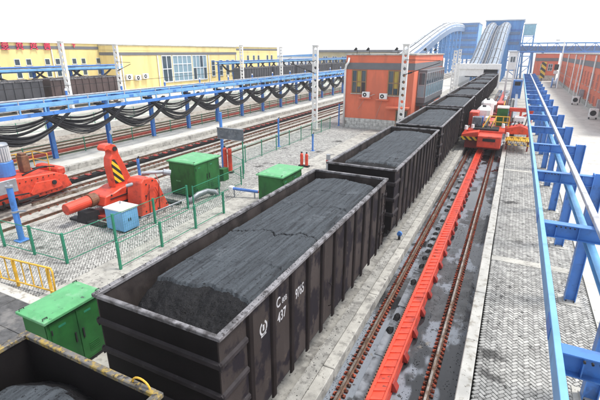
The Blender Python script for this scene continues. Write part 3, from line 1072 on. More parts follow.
# ------------------------------------------------------------------ green mesh fences
def fence(label, pts, h=1.15, step=2.4, group=None, z=0.0, post=.06):
    t = thing('mesh_fence', label, 'fence', (pts[0][0], pts[0][1], z), group)
    for a, b in zip(pts[:-1], pts[1:]):
        a, b = Vector((*a, z)), Vector((*b, z))
        L = (b - a).length
        n = max(1, round(L / step))
        for k in range(n + 1):
            p = a.lerp(b, k / n)
            if k == 0 and a != Vector((*pts[0], z)):
                continue
            MB().bar(p, p + Vector((0, 0, h + .08)), post, up=(1, 0, 0)).build('post', 'green_fence', t)
        for k in range(n):
            p, q = a.lerp(b, k / n), a.lerp(b, (k + 1) / n)
            MB().bar(p + Vector((0, 0, h)), q + Vector((0, 0, h)), .028).bar(p + Vector((0, 0, .12)), q + Vector((0, 0, .12)), .028).build('rail', 'green_fence', t)
            m = MB()
            d = (q - p)
            nv = max(2, int(d.length / .12))
            for i in range(1, nv):
                c = p + d * (i / nv)
                m.bar(c + Vector((0, 0, .12)), c + Vector((0, 0, h)), .0035, up=(1, 0, 0))
            for i in range(1, 9):
                zz = .12 + (h - .12) * i / 9
                m.bar(p + Vector((0, 0, zz)), q + Vector((0, 0, zz)), .0035)
            m.build('wire_mesh', 'green_fence', t, recalc=False)
    return t


FG = 'green mesh fences of the left yard'
fence('green mesh fence corner beside the blue post and the red hammer-shaped machine', [(-14.3, 4.75), (-10.25, 4.95), (-10.1, 12.3)], 1.3, group=FG, post=.09)
fence('green mesh fence along the concrete path, before the first green cabinet', [(-7.85, 5.6), (-7.85, 12.6)], 1.15, group=FG, post=.09)
fence('short green mesh fence in front of the large green cabinet', [(-9.95, 12.6), (-9.95, 17.4)], 1.2, group=FG)
fence('green fence from the grey sign board back along the empty track', [(-10.6, 18.6), (-13.0, 20.0), (-13.0, 40.0)], 1.35, group=FG)
fence('green fence behind the office beside the empty track', [(-13.0, 45.0), (-13.0, 95.0)], 1.35, 2.8, group=FG)
fence('long green fence on the far platform behind the festoon posts', [(-27.75, 6.0), (-27.75, 110.0)], 1.2, 2.7, group=FG, z=.12)
fence('long green fence beyond the far left tracks', [(-38.6, 5.0), (-38.6, 110.0)], 1.2, 3.0, group=FG, z=.4)


# ------------------------------------------------------------------ green cabinets, blue cabinet
def green_cabinet(label, x0, x1, y0, y1, h, group='green electrical cabinets', top_marks=False):
    t = thing('green_cabinet', label, 'cabinet', ((x0 + x1) / 2, (y0 + y1) / 2, 0), group)
    MB().box(x0 + .04, x1 - .04, y0 + .04, y1 - .04, 0, .12).build('plinth', 'dark_metal', t)
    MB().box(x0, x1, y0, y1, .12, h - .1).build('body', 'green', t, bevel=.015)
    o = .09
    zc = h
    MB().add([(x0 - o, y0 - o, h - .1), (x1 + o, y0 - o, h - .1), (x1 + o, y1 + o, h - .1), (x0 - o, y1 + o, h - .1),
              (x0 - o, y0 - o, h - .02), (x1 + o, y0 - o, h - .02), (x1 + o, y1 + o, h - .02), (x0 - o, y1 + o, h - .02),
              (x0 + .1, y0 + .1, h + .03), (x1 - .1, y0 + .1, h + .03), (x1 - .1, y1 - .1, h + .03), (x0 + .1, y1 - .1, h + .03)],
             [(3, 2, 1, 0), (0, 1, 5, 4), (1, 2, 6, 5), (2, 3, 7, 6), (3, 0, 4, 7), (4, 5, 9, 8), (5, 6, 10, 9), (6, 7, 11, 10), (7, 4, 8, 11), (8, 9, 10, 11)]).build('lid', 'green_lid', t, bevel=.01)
    ym = (y0 + y1) / 2
    for (ya, yb) in ((y0 + .06, ym - .015), (ym + .015, y1 - .06)):
        d = MB().box(x1, x1 + .018, ya, yb, .2, h - .16).build('door', 'green', t, bevel=.005)
        for zz in (.45, h - .5):
            yy_h = ya + .01 if ya < ym - .1 else yb - .05
            MB().cyl((x1 + .03, yy_h + .02, zz), (x1 + .03, yy_h + .02, zz + .14), .018, n=6).build('hinge', 'dark_metal', d)
        for q in range(5):
            MB().box(x1 + .018, x1 + .03, ya + .2, yb - .2, .35 + q * .06, .38 + q * .06).build('louvre', 'green', d)
        MB().box(x1 + .018, x1 + .05, yb - .12 if ya < ym - .1 else ya + .08, yb - .08 if ya < ym - .1 else ya + .12, h * .45, h * .6).build('handle', 'dark_metal', d)
        MB().box(x1 + .018, x1 + .024, ya + .22, ya + .42, h - .40, h - .34).build('plate', 'green_fence', d)
    d = MB().box(x0 + .06, x1 - .06, y0 - .018, y0, .2, h - .16).build('front_panel', 'green', t, bevel=.005)
    v = MB()
    for k in range(3):
        v.box(x0 + .5 + k * .12, x0 + .58 + k * .12, y0 - .024, y0 - .018, h * .42, h * .45)
    v.build('plate', 'green_lid', d)
    for xx, yy in ((x0 + .02, y0 + .02), (x1 - .02, y0 + .02), (x0 + .02, y1 - .02), (x1 - .02, y1 - .02)):
        MB().tube([(xx, yy - .06, h - .02), (xx, yy - .06, h + .05), (xx, yy + .06, h + .05), (xx, yy + .06, h - .02)], .014, 5).build('lifting_eye', 'dark_metal', t)
    return t


green_cabinet('large dark green cabinet with pale lid beside the red hammer-shaped machine', -12.75, -10.75, 13.85, 16.2, 2.2)
green_cabinet('green cabinet with pale lid just left of the numbered wagon\'s far end', -6.45, -4.95, 14.0, 16.35, 2.1)
gc = green_cabinet('green cabinet with scuffed pale lid beside the near wagon, bottom left', -5.25, -4.25, .42, 2.0, 2.0)

bb = thing('blue_cabinet', 'small light blue cabinet with pale top standing before the red hammer-shaped machine', 'cabinet', (-11.1, 8.6, 0))
MB().box(-11.72, -10.52, 8.2, 9.15, 0.08, 1.12).build('body', 'blue_light', bb, bevel=.015)
MB().box(-11.77, -10.47, 8.15, 9.2, 1.12, 1.2).build('lid', 'white_paint', bb, bevel=.015)
MB().box(-11.65, -10.6, 8.28, 9.05, 0, .08).build('plinth', 'dark_metal', bb)
MB().cyl((-11.4, 8.9, 1.2), (-11.4, 8.9, 1.32), .05, n=8).build('lifting_eye', 'grey_metal', bb)
d = MB().box(-10.52, -10.505, 8.28, 9.07, .16, 1.06).build('door', 'blue_light', bb, bevel=.004)
MB().box(-10.505, -10.48, 8.5, 8.54, .55, .7).box(-10.505, -10.48, 8.62, 8.66, .55, .7).build('handle', 'dark_metal', d)


# ------------------------------------------------------------------ left red machines
def curve_pts(a, b, sag, n=10):
    a, b = Vector(a), Vector(b)
    return [a.lerp(b, k / n) - Vector((0, 0, sag * 4 * (k / n) * (1 - k / n))) for k in range(n + 1)]


hm = thing('clamp_machine', 'red hammer-shaped clamp machine with yellow and black striped upright arm', 'machine', (-13, 10, 0))
MB().box(-14.3, -12.3, 8.9, 12.4, 0.0, .22).build('base_frame', 'red_dark', hm, bevel=.02)
MB().cyl((-13.6, 7.45, .98), (-13.6, 8.75, 1.02), .29, .31, 20).build('cylinder', 'red_paint', hm, bevel=.02)
MB().cyl((-13.6, 8.75, 1.02), (-13.6, 9.0, 1.02), .36, .36, 20).cyl((-13.6, 9.0, 1.02), (-13.6, 9.2, 1.03), .30, .34, 20).build('collar', 'brown_motor', hm, bevel=.01)
MB().prism([(8.15, .0), (9.1, .0), (9.0, .5), (8.3, .55)], 'x', -13.95, -13.25).build('support', 'dark_metal', hm)
MB().prism([(9.1, .72), (9.25, 1.22), (9.8, 1.28), (10.3, 1.42), (11.2, 1.5), (11.6, 1.15), (11.5, .6), (11.0, .36), (9.6, .42)], 'x', -14.25, -12.85).build('body', 'red_paint', hm, bevel=.05)
arm = MB().prism([(10.22, 1.35), (11.4, 1.4), (11.3, 1.8), (11.12, 2.3), (10.92, 2.8), (10.76, 3.2), (10.74, 3.45), (10.62, 3.68), (10.35, 3.80), (9.98, 3.78), (9.84, 3.62), (9.9, 3.46), (10.12, 3.5), (10.3, 3.36), (10.3, 3.2), (10.16, 3.02), (10.1, 2.6), (10.16, 2.0)], 'x', -13.75, -13.2).build('arm', 'red_paint', hm, bevel=.04)
MB().prism([(10.24, 1.62), (10.85, 1.62), (10.7, 2.2), (10.52, 2.7), (10.38, 2.95), (10.24, 2.95), (10.17, 2.7), (10.21, 2.0)], 'x', -13.2, -13.17).build('stripe_panel', 'hazard', arm)
MB().cyl((-13.2, 10.5, 3.5), (-13.12, 10.5, 3.5), .12, n=14).build('pin', 'dark_metal', arm)
MB().cyl((-12.85, 10.9, 1.15), (-12.2, 10.9, 1.15), .33, n=18).build('pivot', 'dark_metal', hm, bevel=.02)
MB().prism([(9.95, .12), (10.15, 1.95), (10.35, 2.12), (10.95, 2.05), (11.25, 1.85), (11.95, .12)], 'x', -12.2, -11.15).build('pedestal', 'red_paint', hm, bevel=.04)
g = MB()
for yy in (10.5, 11.2):
    g.tube([(-11.13, yy, .2), (-11.1, yy + .05, 1.2), (-11.12, yy + .15, 1.7), (-11.4, yy + .2, 2.1)], .022, 6)
g.tube([(-11.12, 10.3, 1.0), (-11.08, 10.6, 1.55), (-11.08, 11.0, 1.5), (-11.1, 11.2, 1.0), (-11.12, 10.9, .6)], .02, 6)
g.build('hose', 'red_dark', hm, smooth=True)
MB().cyl((-12.0, 9.9, 1.75), (-11.3, 10.9, 2.0), .09, n=10).cyl((-12.3, 11.3, 2.05), (-11.6, 12.2, 2.0), .10, n=10).cyl((-11.6, 12.2, 2.0), (-11.35, 12.5, 1.9), .17, n=10).build('ram', 'grey_metal', hm, smooth=False)
m = MB()
for k in range(5):
    y0 = 9.5 + .6 * k
    m.tube([(-11.0, y0, .05), (-10.85, y0 + .1, .22), (-10.8, y0 + .5, .22), (-10.95, y0 + .65, .06)], .028, 6)
m.tube([(-10.85, 9.6, .3), (-10.75, 12.9, .3), (-10.6, 13.4, .2)], .035, 6)
m.build('ground_pipe', 'grey_metal', hm, smooth=True)

m = MB()
for y, z in ((10.25, .35), (10.35, 1.2), (10.45, 1.8), (11.5, .9), (11.75, .35), (11.1, .25), (10.9, 1.9)):
    m.cyl((-11.15, y, z), (-11.12, y, z), .045, n=6)
for y, z in ((9.5, .55), (9.6, 1.2), (10.6, .5), (11.3, .7), (11.3, 1.2)):
    m.cyl((-12.85, y, z), (-12.81, y, z), .05, n=6)
tag(m.build('bolts', 'dark_metal', hm), kind='stuff')
m = MB()
m.box(-12.86, -12.80, 9.3, 11.2, .62, .68).box(-12.86, -12.80, 9.5, 10.8, 1.0, 1.04)
m.tube([(-12.75, 9.2, .3), (-12.7, 9.8, .5), (-12.72, 10.4, .4), (-12.6, 10.9, .8)], .04, 6).tube([(-12.7, 9.0, .15), (-12.6, 9.7, .3), (-12.62, 10.5, .25)], .035, 6)
m.build('pipework', 'dark_metal', hm)
MB().box(-14.6, -12.0, 8.2, 8.6, 0, .12).build('anchor_beam', 'dark_metal', hm, bevel=.01)
MB().box(-14.6, -11.0, 12.4, 12.8, 0, .14).build('anchor_beam', 'dark_metal', hm, bevel=.01)

# bent grey pipe by the large green cabinet
m = MB()
m.tube([(-10.55, 12.9, .15), (-10.45, 13.6, .42), (-10.3, 14.3, .46), (-10.05, 14.7, .32), (-9.98, 14.85, .05)], .13, 10)
m.tube([(-10.55, 13.2, .12), (-10.45, 13.9, .3), (-10.3, 14.4, .3), (-10.2, 14.7, .1)], .07, 8)
tag(m.build('bent_pipe', 'grey_metal', smooth=True), 'bent grey pipes on the ground before the large green cabinet', 'pipes')

lm = thing('pusher_machine', 'low long red machine with blue motor and yellow railing at the left edge', 'machine', (-20.6, 8, 0))
MB().prism([(3.0, .25), (3.0, 1.55), (8.6, 1.5), (11.0, 1.3), (11.7, .95), (11.95, .2), (11.0, .05), (4.0, .05)], 'x', -21.9, -19.4).build('body', 'red_paint', lm, bevel=.05)
MB().prism([(9.2, .45), (9.6, 1.0), (10.9, .9), (11.3, .35), (9.3, .3)], 'x', -19.4, -19.3).build('side_plate', 'red_paint', lm, bevel=.02)
MB().cyl((-19.3, 10.7, .75), (-19.22, 10.7, .75), .14, n=14).build('pin', 'dark_metal', lm)
MB().box(-21.8, -19.5, 11.2, 11.75, 1.0, 1.5).build('nose_cover', 'red_paint', lm, bevel=.1)
mo = MB().cyl((-20.6, 8.75, 1.5), (-20.6, 8.75, 2.35), .52, n=22).build('motor_base', 'blue', lm, bevel=.02)
MB().cyl((-20.6, 8.75, 2.35), (-20.6, 8.75, 3.3), .42, n=22).cyl((-20.6, 8.75, 3.3), (-20.6, 8.75, 3.42), .46, .40, 22).build('motor', 'grey_metal', lm, bevel=.01)
fi = MB()
for k in range(22):
    a = 2 * math.pi * k / 22
    fi.bar((-20.6 + .44 * math.cos(a), 8.75 + .44 * math.sin(a), 2.42), (-20.6 + .44 * math.cos(a), 8.75 + .44 * math.sin(a), 3.2), .02, .05, up=(math.cos(a), math.sin(a), 0))
tag(fi.build('cooling_fin', 'white_paint', lm), kind='stuff')
MB().box(-21.0, -20.5, 9.75, 10.2, 1.45, 2.45).box(-20.95, -20.55, 9.8, 10.15, 2.45, 2.6).build('gear_box', 'brown_motor', lm, bevel=.03)
MB().box(-18.9, -18.8, 4.5, 8.3, .95, 1.7).build('cover_plate', 'grey_metal', lm, bevel=.02)
yr = MB()
for yy in (9.1, 10.1, 11.1):
    yr.tube([(-21.6, yy, 1.4), (-21.6, yy, 2.4)], .03, 6)
for z in (1.9, 2.4):
    yr.tube([(-21.6, 8.9, z), (-21.6, 11.1, z)], .025, 6)
    yr.tube([(-21.6, 11.1, z), (-20.1, 11.1, z)], .025, 6)
yr.tube([(-20.1, 11.1, 1.3), (-20.1, 11.1, 2.4)], .03, 6)
yr.build('railing', 'yellow', lm)
sp = MB()
pts = []
for k in range(120):
    a = k * .62
    pts.append((-18.6 + .2 * math.cos(a), 4.0 + k * .035, .42 + .2 * math.sin(a)))
sp.tube(pts, .055, 6).build('spring', 'under_black', lm, smooth=True)
MB().bar((-18.6, 4, .42), (-18.6, 9.2, .42), .12).build('draw_bar', 'dark_metal', lm)
m = MB()
for k in range(5):
    m.tube(curve_pts((-19.2, 5.2 + k * .9, .25), (-18.9, 6.4 + k * .9, .2), .18), .03, 6)
m.build('hose', 'dark_metal', lm, smooth=True)
for yy in (5.6, 6.8, 8.0):
    MB().box(-19.4, -19.32, yy, yy + .07, .15, 1.4).build('rib', 'red_paint', lm)
m = MB()
for yy in np.arange(4.2, 11.2, .35):
    m.cyl((-19.4, yy, 1.2), (-19.36, yy, 1.2), .035, n=6)
    m.cyl((-19.4, yy, .22), (-19.36, yy, .22), .035, n=6)
tag(m.build('bolts', 'dark_metal', lm), kind='stuff')
m = MB()
m.tube([(-19.35, 5, .6), (-19.2, 6.5, .5), (-19.2, 8.2, .62), (-19.3, 9.1, .5)], .045, 6)
m.tube([(-19.8, 9.2, 1.5), (-19.7, 10.2, 1.75), (-20.2, 11.0, 1.55)], .05, 6)
m.tube([(-20.4, 10.2, 1.6), (-20.0, 10.6, 1.7), (-19.9, 11.3, 1.55)], .04, 6)
m.build('pipework', 'dark_metal', lm, smooth=True)
rail_red = thing('guide_bar', 'thin red guide bar with dark fittings running along the left track', 'guide bar', (-19.0, 14, -.2))
MB().box(-19.15, -19.0, 9, 60, -.24, -.05).build('bar', 'rail_top', rail_red)

# ------------------------------------------------------------------ posts, sign, extinguishers, yellow railing
bp = thing('blue_post', 'stout blue post with grey cap bracket standing in the fenced corner at the left edge', 'post', (-14.25, 5.5, 0))
MB().cyl((-14.25, 5.5, .04), (-14.25, 5.5, 2.62), .13, n=16).build('shaft', 'blue', bp, smooth=False)
MB().box(-14.5, -14.0, 5.25, 5.75, 0, .05).build('foot_plate', 'blue', bp, bevel=.01)
MB().cyl((-14.25, 5.5, 2.62), (-14.25, 5.5, 2.7), .16, n=16).cyl((-14.25, 5.5, 2.7), (-14.25, 5.5, 2.86), .05, n=8).build('cap', 'grey_metal', bp)
MB().cyl((-14.25, 5.5, 1.42), (-14.25, 5.5, 1.5), .17, n=16).bar((-14.2, 5.5, 1.46), (-13.75, 5.7, 1.5), .07).build('clamp', 'grey_metal', bp)

posts = [(-14.6, 13.2, 2.2, 'beside the large green cabinet'), (-13.6, 29.0, 2.6, 'at the track fence, left of the tall holed mast'),
         (-12.9, 42.5, 2.6, 'just left of the orange office'), (-10.0, 28.8, 1.5, 'in the paved yard before the orange office')]
for x, y, h, w in posts:
    t = thing('blue_post', 'slim blue steel post %s' % w, 'post', (x, y, 0), 'slim blue posts along the left track')
    MB().cyl((x, y, .03), (x, y, h), .085, n=12).build('shaft', 'blue', t)
    MB().box(x - .16, x + .16, y - .16, y + .16, 0, .03).build('foot_plate', 'blue', t)
    MB().bar((x, y, h), (x + .12, y, h + .16), .06).build('cap', 'dark_metal', t)

sg = thing('sign_board', 'weathered grey board on a blue post between the large green cabinet and the fence', 'sign', (-13.2, 19.8, 0))
MB().cyl((-13.2, 19.85, 0), (-13.2, 19.85, 4.3), .11, n=12).build('post', 'blue', sg)
MB().box(-13.45, -11.2, 19.68, 19.76, 2.45, 3.2).build('panel', 'grey_panel', sg, bevel=.01)
MB().box(-13.47, -11.18, 19.66, 19.78, 3.2, 3.24).box(-13.47, -11.18, 19.66, 19.78, 2.41, 2.45).build('frame', 'grey_metal', sg)
MB().bar((-11.3, 19.72, 0), (-11.3, 19.72, 2.45), .07, up=(1, 0, 0)).build('post', 'green_fence', sg)


def extinguisher_rack(label, x, y, n, h=1.0, r=.13):
    t = thing('fire_post', label, 'hydrant', (x, y, 0), 'red fire equipment')
    MB().box(x - .1, x + n * .42 - .1, y - .05, y + .28, 0, .12).build('base', 'dark_metal', t)
    for k in range(n):
        xx = x + .12 + k * .42
        b = MB().cyl((xx, y + .1, .12), (xx, y + .1, h), r, n=14).cyl((xx, y + .1, h), (xx, y + .1, h + .12), r, r * .35, 14).build('cylinder', 'red_paint', t)
        MB().box(xx - .06, xx + .06, y + .06, y + .14, h + .12, h + .2).build('valve', 'dark_metal', b)


extinguisher_rack('pair of small red hydrants behind the green cabinet by the wagons', -8.6, 23.4, 2, .95, .12)
extinguisher_rack('tall red hydrant pair under the grey sign board', -12.85, 19.4, 2, 1.75, .15)
t = thing('motor_unit', 'small dark motor under the grey sign board, behind the large green cabinet', 'motor', (-12.3, 17.6, 0))
MB().box(-12.6, -11.9, 17.3, 18.0, 0, .25).build('base', 'dark_metal', t, bevel=.02)
MB().cyl((-12.25, 17.3, .6), (-12.25, 18.1, .6), .32, n=16).build('casing', 'dark_metal', t, bevel=.02)
MB().box(-11.85, -11.45, 17.5, 18.1, 0, .85).build('panel', 'green', t, bevel=.02)
t = thing('marker_post', 'grey marker post with red band beside the second wagon', 'post', (-6.3, 23.6, 0))
MB().cyl((-6.3, 23.6, 0), (-6.3, 23.6, 1.15), .16, n=12).build('shaft', 'grey_metal', t)
MB().cyl((-6.3, 23.6, .55), (-6.3, 23.6, .75), .165, n=12).build('band', 'red_paint', t)
t = thing('hydraulic_jack', 'blue and white jack lying on the path between the two green cabinets', 'jack', (-8.4, 15, 0))
MB().cyl((-9.0, 15.1, .55), (-7.5, 15.6, .4), .09, n=10).build('tube', 'blue_deep', t)
MB().cyl((-7.5, 15.6, .4), (-7.1, 15.75, .36), .06, n=10).build('rod', 'red_paint', t)
MB().bar((-8.9, 15.1, 0), (-8.9, 15.1, .55), .06, up=(1, 0, 0)).build('leg', 'grey_metal', t)
MB().bar((-7.7, 15.5, 0), (-7.7, 15.5, .4), .06, up=(1, 0, 0)).build('leg', 'grey_metal', t)
MB().box(-9.2, -8.95, 14.95, 15.25, .45, .68).build('head', 'white_paint', t, bevel=.02)

# small white tag signs on the far platform
for x, y, w in ((-26.2, 21.0, 'behind the red hammer-shaped machine'),):
    t = thing('marker_sign', 'small white tilted tag on a thin green post %s' % w, 'sign', (x, y, .12))
    MB().cyl((x, y, .12), (x, y, 1.5), .03, n=6).build('post', 'green_fence', t)
    MB().prism([(x - .22, 1.62), (x + .02, 1.85), (x + .25, 1.62), (x, 1.4)], 'y', y - .05, y - .03).build('plate', 'white_paint', t)

yrl = thing('yellow_railing', 'yellow steel railing round the dark stair pit at the left edge', 'railing', (-10, 3.1, 0))
MB().tube([(-13.5, 2.62, 1.12), (-8.35, 3.15, 1.12), (-8.2, 3.1, 1.05), (-8.2, 3.05, .02)], .035, 8).build('top_rail', 'yellow', yrl, smooth=True)
MB().tube([(-13.5, 2.62, .2), (-8.25, 3.12, .2)], .03, 8).build('bottom_rail', 'yellow', yrl, smooth=True)
for k in range(12):
    s = (k + .5) / 12
    x, y = -13.5 + 5.2 * s, 2.62 + .52 * s
    if k % 4 == 3:
        MB().bar((x, y, 0), (x, y, 1.1), .11, .04, up=(1, 0, 0)).build('post', 'yellow', yrl)
    else:
        MB().bar((x, y, .2), (x, y, 1.1), .035, up=(1, 0, 0)).build('baluster', 'yellow', yrl)
# dark deck of the pit with pale kerb
structure(MB().box(-14.5, -7.95, 2.35, 2.75, -.2, .06), 'pit_kerb', 'kerb_white', bevel=.015)
dk = thing('deck', 'dark steel plate deck beside the near green cabinet, lower left', 'deck', (-10, .5, 0))
p = None
for i in range(5):
    for j in range(5):
        if p is None:
            p = MB().box(-13.6, -12.22, -4.0, -2.72, -.1, .03).build('plate', 'deck_dark', dk, bevel=.01)
        else:
            share(p, dk, (i * 1.4, j * 1.3, rng.uniform(-.006, .006)))


# ------------------------------------------------------------------ catenary masts with round holes
def mast(label, x, y, z0, z1, w=.42, arms=(), n=None):
    t = thing('catenary_mast', label, 'mast', (x, y, z0), 'white masts with round holes')
    hgt = z1 - z0
    dpt = .30
    m = MB()
    k = n or int(hgt / .62)
    s = hgt / k
    iw = w - .14
    for i in range(k):
        za = z0 + i * s
        cz = za + s / 2
        r = min(iw, s) * (.34 if i else .25)
        N = 12
        outer, inner = [], []
        for q in range(N):
            a = 2 * math.pi * (q + .5) / N
            c, sn = math.cos(a), math.sin(a)
            f = 1 / max(abs(c) / (iw / 2), abs(sn) / (s / 2))
            outer.append((c * f, sn * f))
            inner.append((c * r, sn * r))
        for ya in (-.05, .05):
            vs_ = [(x + a, y + ya, cz + b) for a, b in outer] + [(x + a, y + ya, cz + b) for a, b in inner]
            m.add(vs_, [(q, (q + 1) % N, N + (q + 1) % N, N + q) for q in range(N)])
        vs_ = [(x + a, y - .05, cz + b) for a, b in inner] + [(x + a, y + .05, cz + b) for a, b in inner]
        m.add(vs_, [(q, (q + 1) % N, N + (q + 1) % N, N + q) for q in range(N)])
    # squares leave tiny corner gaps: close them with cross ribs
    for i in range(k + 1):
        za = z0 + i * s
        m.box(x - iw / 2, x + iw / 2, y - .07, y + .07, max(z0, za - .075), min(z1, za + .075))
    m.build('web', 'mast_white', t)
    for sgn in (-1, 1):
        MB().box(x + sgn * (w / 2 - .036) - .036, x + sgn * (w / 2 - .036) + .036, y - dpt / 2, y + dpt / 2, z0, z1).build('flange', 'mast_white', t, bevel=.01)
    MB().box(x - w / 2 - .06, x + w / 2 + .06, y - .2, y + .2, z1, z1 + .09).build('cap', 'mast_white', t)
    if z0 < .5:
        MB().box(x - .45, x + .45, y - .4, y + .4, z0, z0 + .18).build('footing', 'concrete_light', t, bevel=.02)
    for (dx, za, zb_) in arms:
        a = MB()
        a.tube([(x, y - .18, za), (x + dx, y - .18, zb_)], .035, 6)
        a.tube([(x, y - .18, zb_ + .25), (x + dx, y - .18, zb_ + .2)], .03, 6)
        a.cyl((x + dx * .12, y - .18, za + (zb_ - za) * .12), (x + dx * .24, y - .18, za + (zb_ - za) * .24), .08, n=8)
        a.build('cantilever', 'dark_metal', t)
    return t


mast('tall white mast with round holes standing before the right end of the orange office', -4.75, 39.2, 0, 9.05, .62, arms=((3.4, 6.2, 7.4),))
mast('tall white holed mast between the festoon gantry and the orange office', -14.3, 38.6, 0, 9.0, .62, arms=((-3.0, 6.2, 7.2),))
mast('leftmost white holed mast before the dark far wagons', -42.6, 29.2, 1.45, 9.5, .72)
mast('white holed mast at the left corner of the projecting yellow block', -42.6, 36.9, 1.45, 9.3, .72, arms=((2.6, 6.0, 6.9),))
mast('white holed mast at the right end of the yellow building', -42.6, 66.3, 1.45, 9.6, .72)
mast('white holed mast right of the yellow building, before the far wagons', -42.6, 82.0, 1.45, 9.4, .72, arms=((2.8, 6.2, 7.2),))
mast('distant white holed mast behind the orange office, beside the arched gallery', -5.4, 82.0, 0, 8.6, .62)
mast('distant slim white mast in front of the twin conveyor galleries', -7.2, 104.0, 0, 8.9, .62)

# ------------------------------------------------------------------ far wagons on the embankment
def far_wagon(y, x, m, label, z=1.45):
    t = thing('far_wagon', label, 'wagon', (x, y, z), 'dark wagons on the embankment')
    b = MB()
    b.box(x - 1.55, x - 1.5, y, y + 11.0, z + 1.0, z + 3.7).box(x + 1.5, x + 1.55, y, y + 11.0, z + 1.0, z + 3.7).box(x - 1.5, x + 1.5, y, y + .05, z + 1.0, z + 3.7).box(x - 1.5, x + 1.5, y + 10.95, y + 11.0, z + 1.0, z + 3.7).box(x - 1.5, x + 1.5, y + .05, y + 10.95, z + 1.0, z + 1.1)
    b.build('body', m, t)
    MB().box(x - 1.62, x - 1.48, y - .03, y + 11.03, z + 3.62, z + 3.74).box(x + 1.48, x + 1.62, y - .03, y + 11.03, z + 3.62, z + 3.74).build('top_rim', 'rim_grey', t)
    p = None
    for k in range(11):
        yy = y + .4 + k * 1.02
        if p is None:
            p = MB().box(x + 1.55, x + 1.66, yy - .07, yy + .07, z + .9, z + 3.62).build('side_post', m, t)
        else:
            share(p, t, (0, k * 1.02, 0))
    MB().box(x - 1.3, x + 1.3, y + .2, y + 10.8, z + .7, z + 1.0).build('underframe', 'under_black', t)
    for yb in (y + 1.9, y + 9.1):
        for ya in (-.9, .9):
            for s in (-1, 1):
                MB().cyl((x + s * .68, yb + ya, z + .42), (x + s * .82, yb + ya, z + .42), .42, n=12).build('wheel', 'rail_rust', t)
    MB().box(x - 1.48, x + 1.48, y + .1, y + 10.9, z + 3.0, z + 3.35).build('load', 'coal_rough', t)


k = 0
for y in (-6.5, 5.4, 17.3, 29.3):
    far_wagon(y, -47.5, 'far_wagon_rust' if y == 29.3 else 'far_wagon',
              'rusty brown far wagon next to the projecting yellow block' if y == 29.3 else 'dark far wagon before the yellow building, %s from the left' % ORD[k])
    k += 1
for k, y in enumerate((72.5, 84.5, 96.5, 108.5, 120.5)):
    far_wagon(y, -47.5, 'far_wagon', 'dark far wagon right of the yellow building, %s from the left' % ORD[k])
track('railway_track', 'railway track carrying the dark far wagons', (-48.2, -46.8), 1.28, -14, 190, fast=0)
pw = MB()
for y in (12.0, 22.0, 32.0, 42.0, 52.0, 62.0):
    pw.bar((-41.3, y, 1.4), (-41.3, y, 2.5), .08, up=(1, 0, 0))
for z in (1.95, 2.5):
    pw.bar((-41.3, 2, z), (-41.3, 64, z), .07)
tag(pw.build('pipe_rail', 'rail_white', None), 'long white pipe rail along the far embankment above the blue gantry', 'railing')


# ------------------------------------------------------------------ windows helper
def window(parent, axis, pos, a0, a1, z0, z1, d=.06, out=1, cols=2, rows=1, frame='frame_white', pane='pane', fw_=.06, name='window', sill=True):
    """axis 'x': wall at x = pos facing out*x, a = y range.  axis 'y': wall at y = pos facing out*y, a = x range"""
    def bx(mb, a, b, c, e, p, q):
        p0, p1 = sorted((pos + out * p, pos + out * q))
        if axis == 'x':
            mb.box(p0, p1, a, b, c, e)
        else:
            mb.box(a, b, p0, p1, c, e)
    f = MB()
    bx(f, a0, a1, z0, z0 + fw_, .004, d)
    bx(f, a0, a1, z1 - fw_, z1, .004, d)
    for i in range(cols + 1):
        a = a0 + (a1 - a0 - fw_) * i / cols
        bx(f, a, a + fw_, z0 + fw_, z1 - fw_, .004, d)
    for j in range(1, rows):
        z = z0 + (z1 - z0) * j / rows
        for i in range(cols):
            a = a0 + (a1 - a0 - fw_) * i / cols
            bx(f, a + fw_, a + (a1 - a0 - fw_) / cols, z - fw_ / 2, z + fw_ / 2, .004, d)
    fo = f.build(name, frame, parent)
    for i in range(cols):
        a = a0 + (a1 - a0 - fw_) * i / cols + fw_
        b = a0 + (a1 - a0 - fw_) * (i + 1) / cols
        for j in range(rows):
            za = z0 + (z1 - z0) * j / rows + (fw_ if j == 0 else fw_ / 2)
            zb = z0 + (z1 - z0) * (j + 1) / rows - (fw_ if j == rows - 1 else fw_ / 2)
            g_ = MB()
            bx(g_, a, b, za, zb, .004, .02)
            g_.build('pane', pane if isinstance(pane, str) else pane[(i + j) % len(pane)], fo)
    if sill:
        s = MB()
        bx(s, a0 - .08, a1 + .08, z0 - .08, z0 - .002, .003, d + .08)
        s.build('sill', 'concrete_light', fo)
    return fo


def aircon(label, axis, pos, a, z, group='air conditioner boxes', out=1, shelf=True):
    def P(p, q, r):
        return (pos + out * p, a + q, z + r) if axis == 'x' else (a + q, pos + out * p, z + r)
    t = thing('air_conditioner', label, 'air conditioner', P(.0, 0, 0), group)

    def bx(mb, p0, p1, q0, q1, r0, r1):
        A, B = P(p0, q0, r0), P(p1, q1, r1)
        return mb.box(min(A[0], B[0]), max(A[0], B[0]), min(A[1], B[1]), max(A[1], B[1]), A[2], B[2])
    bx(MB(), .08, .40, -.42, .42, 0, .62).build('casing', 'white_paint', t, bevel=.02)
    c0, c1 = P(.40, -.1, .31), P(.42, -.1, .31)
    fa = MB().cyl(c0, c1, .22, n=18).build('fan_grille', 'dark_metal', t)
    MB().cyl(c1, P(.425, -.1, .31), .08, n=12).build('hub', 'white_paint', fa)
    if shelf:
        bx(MB(), .004, .55, -.75, .65, -.12, -.003).build('shelf', 'orange_panel', t)
    return t


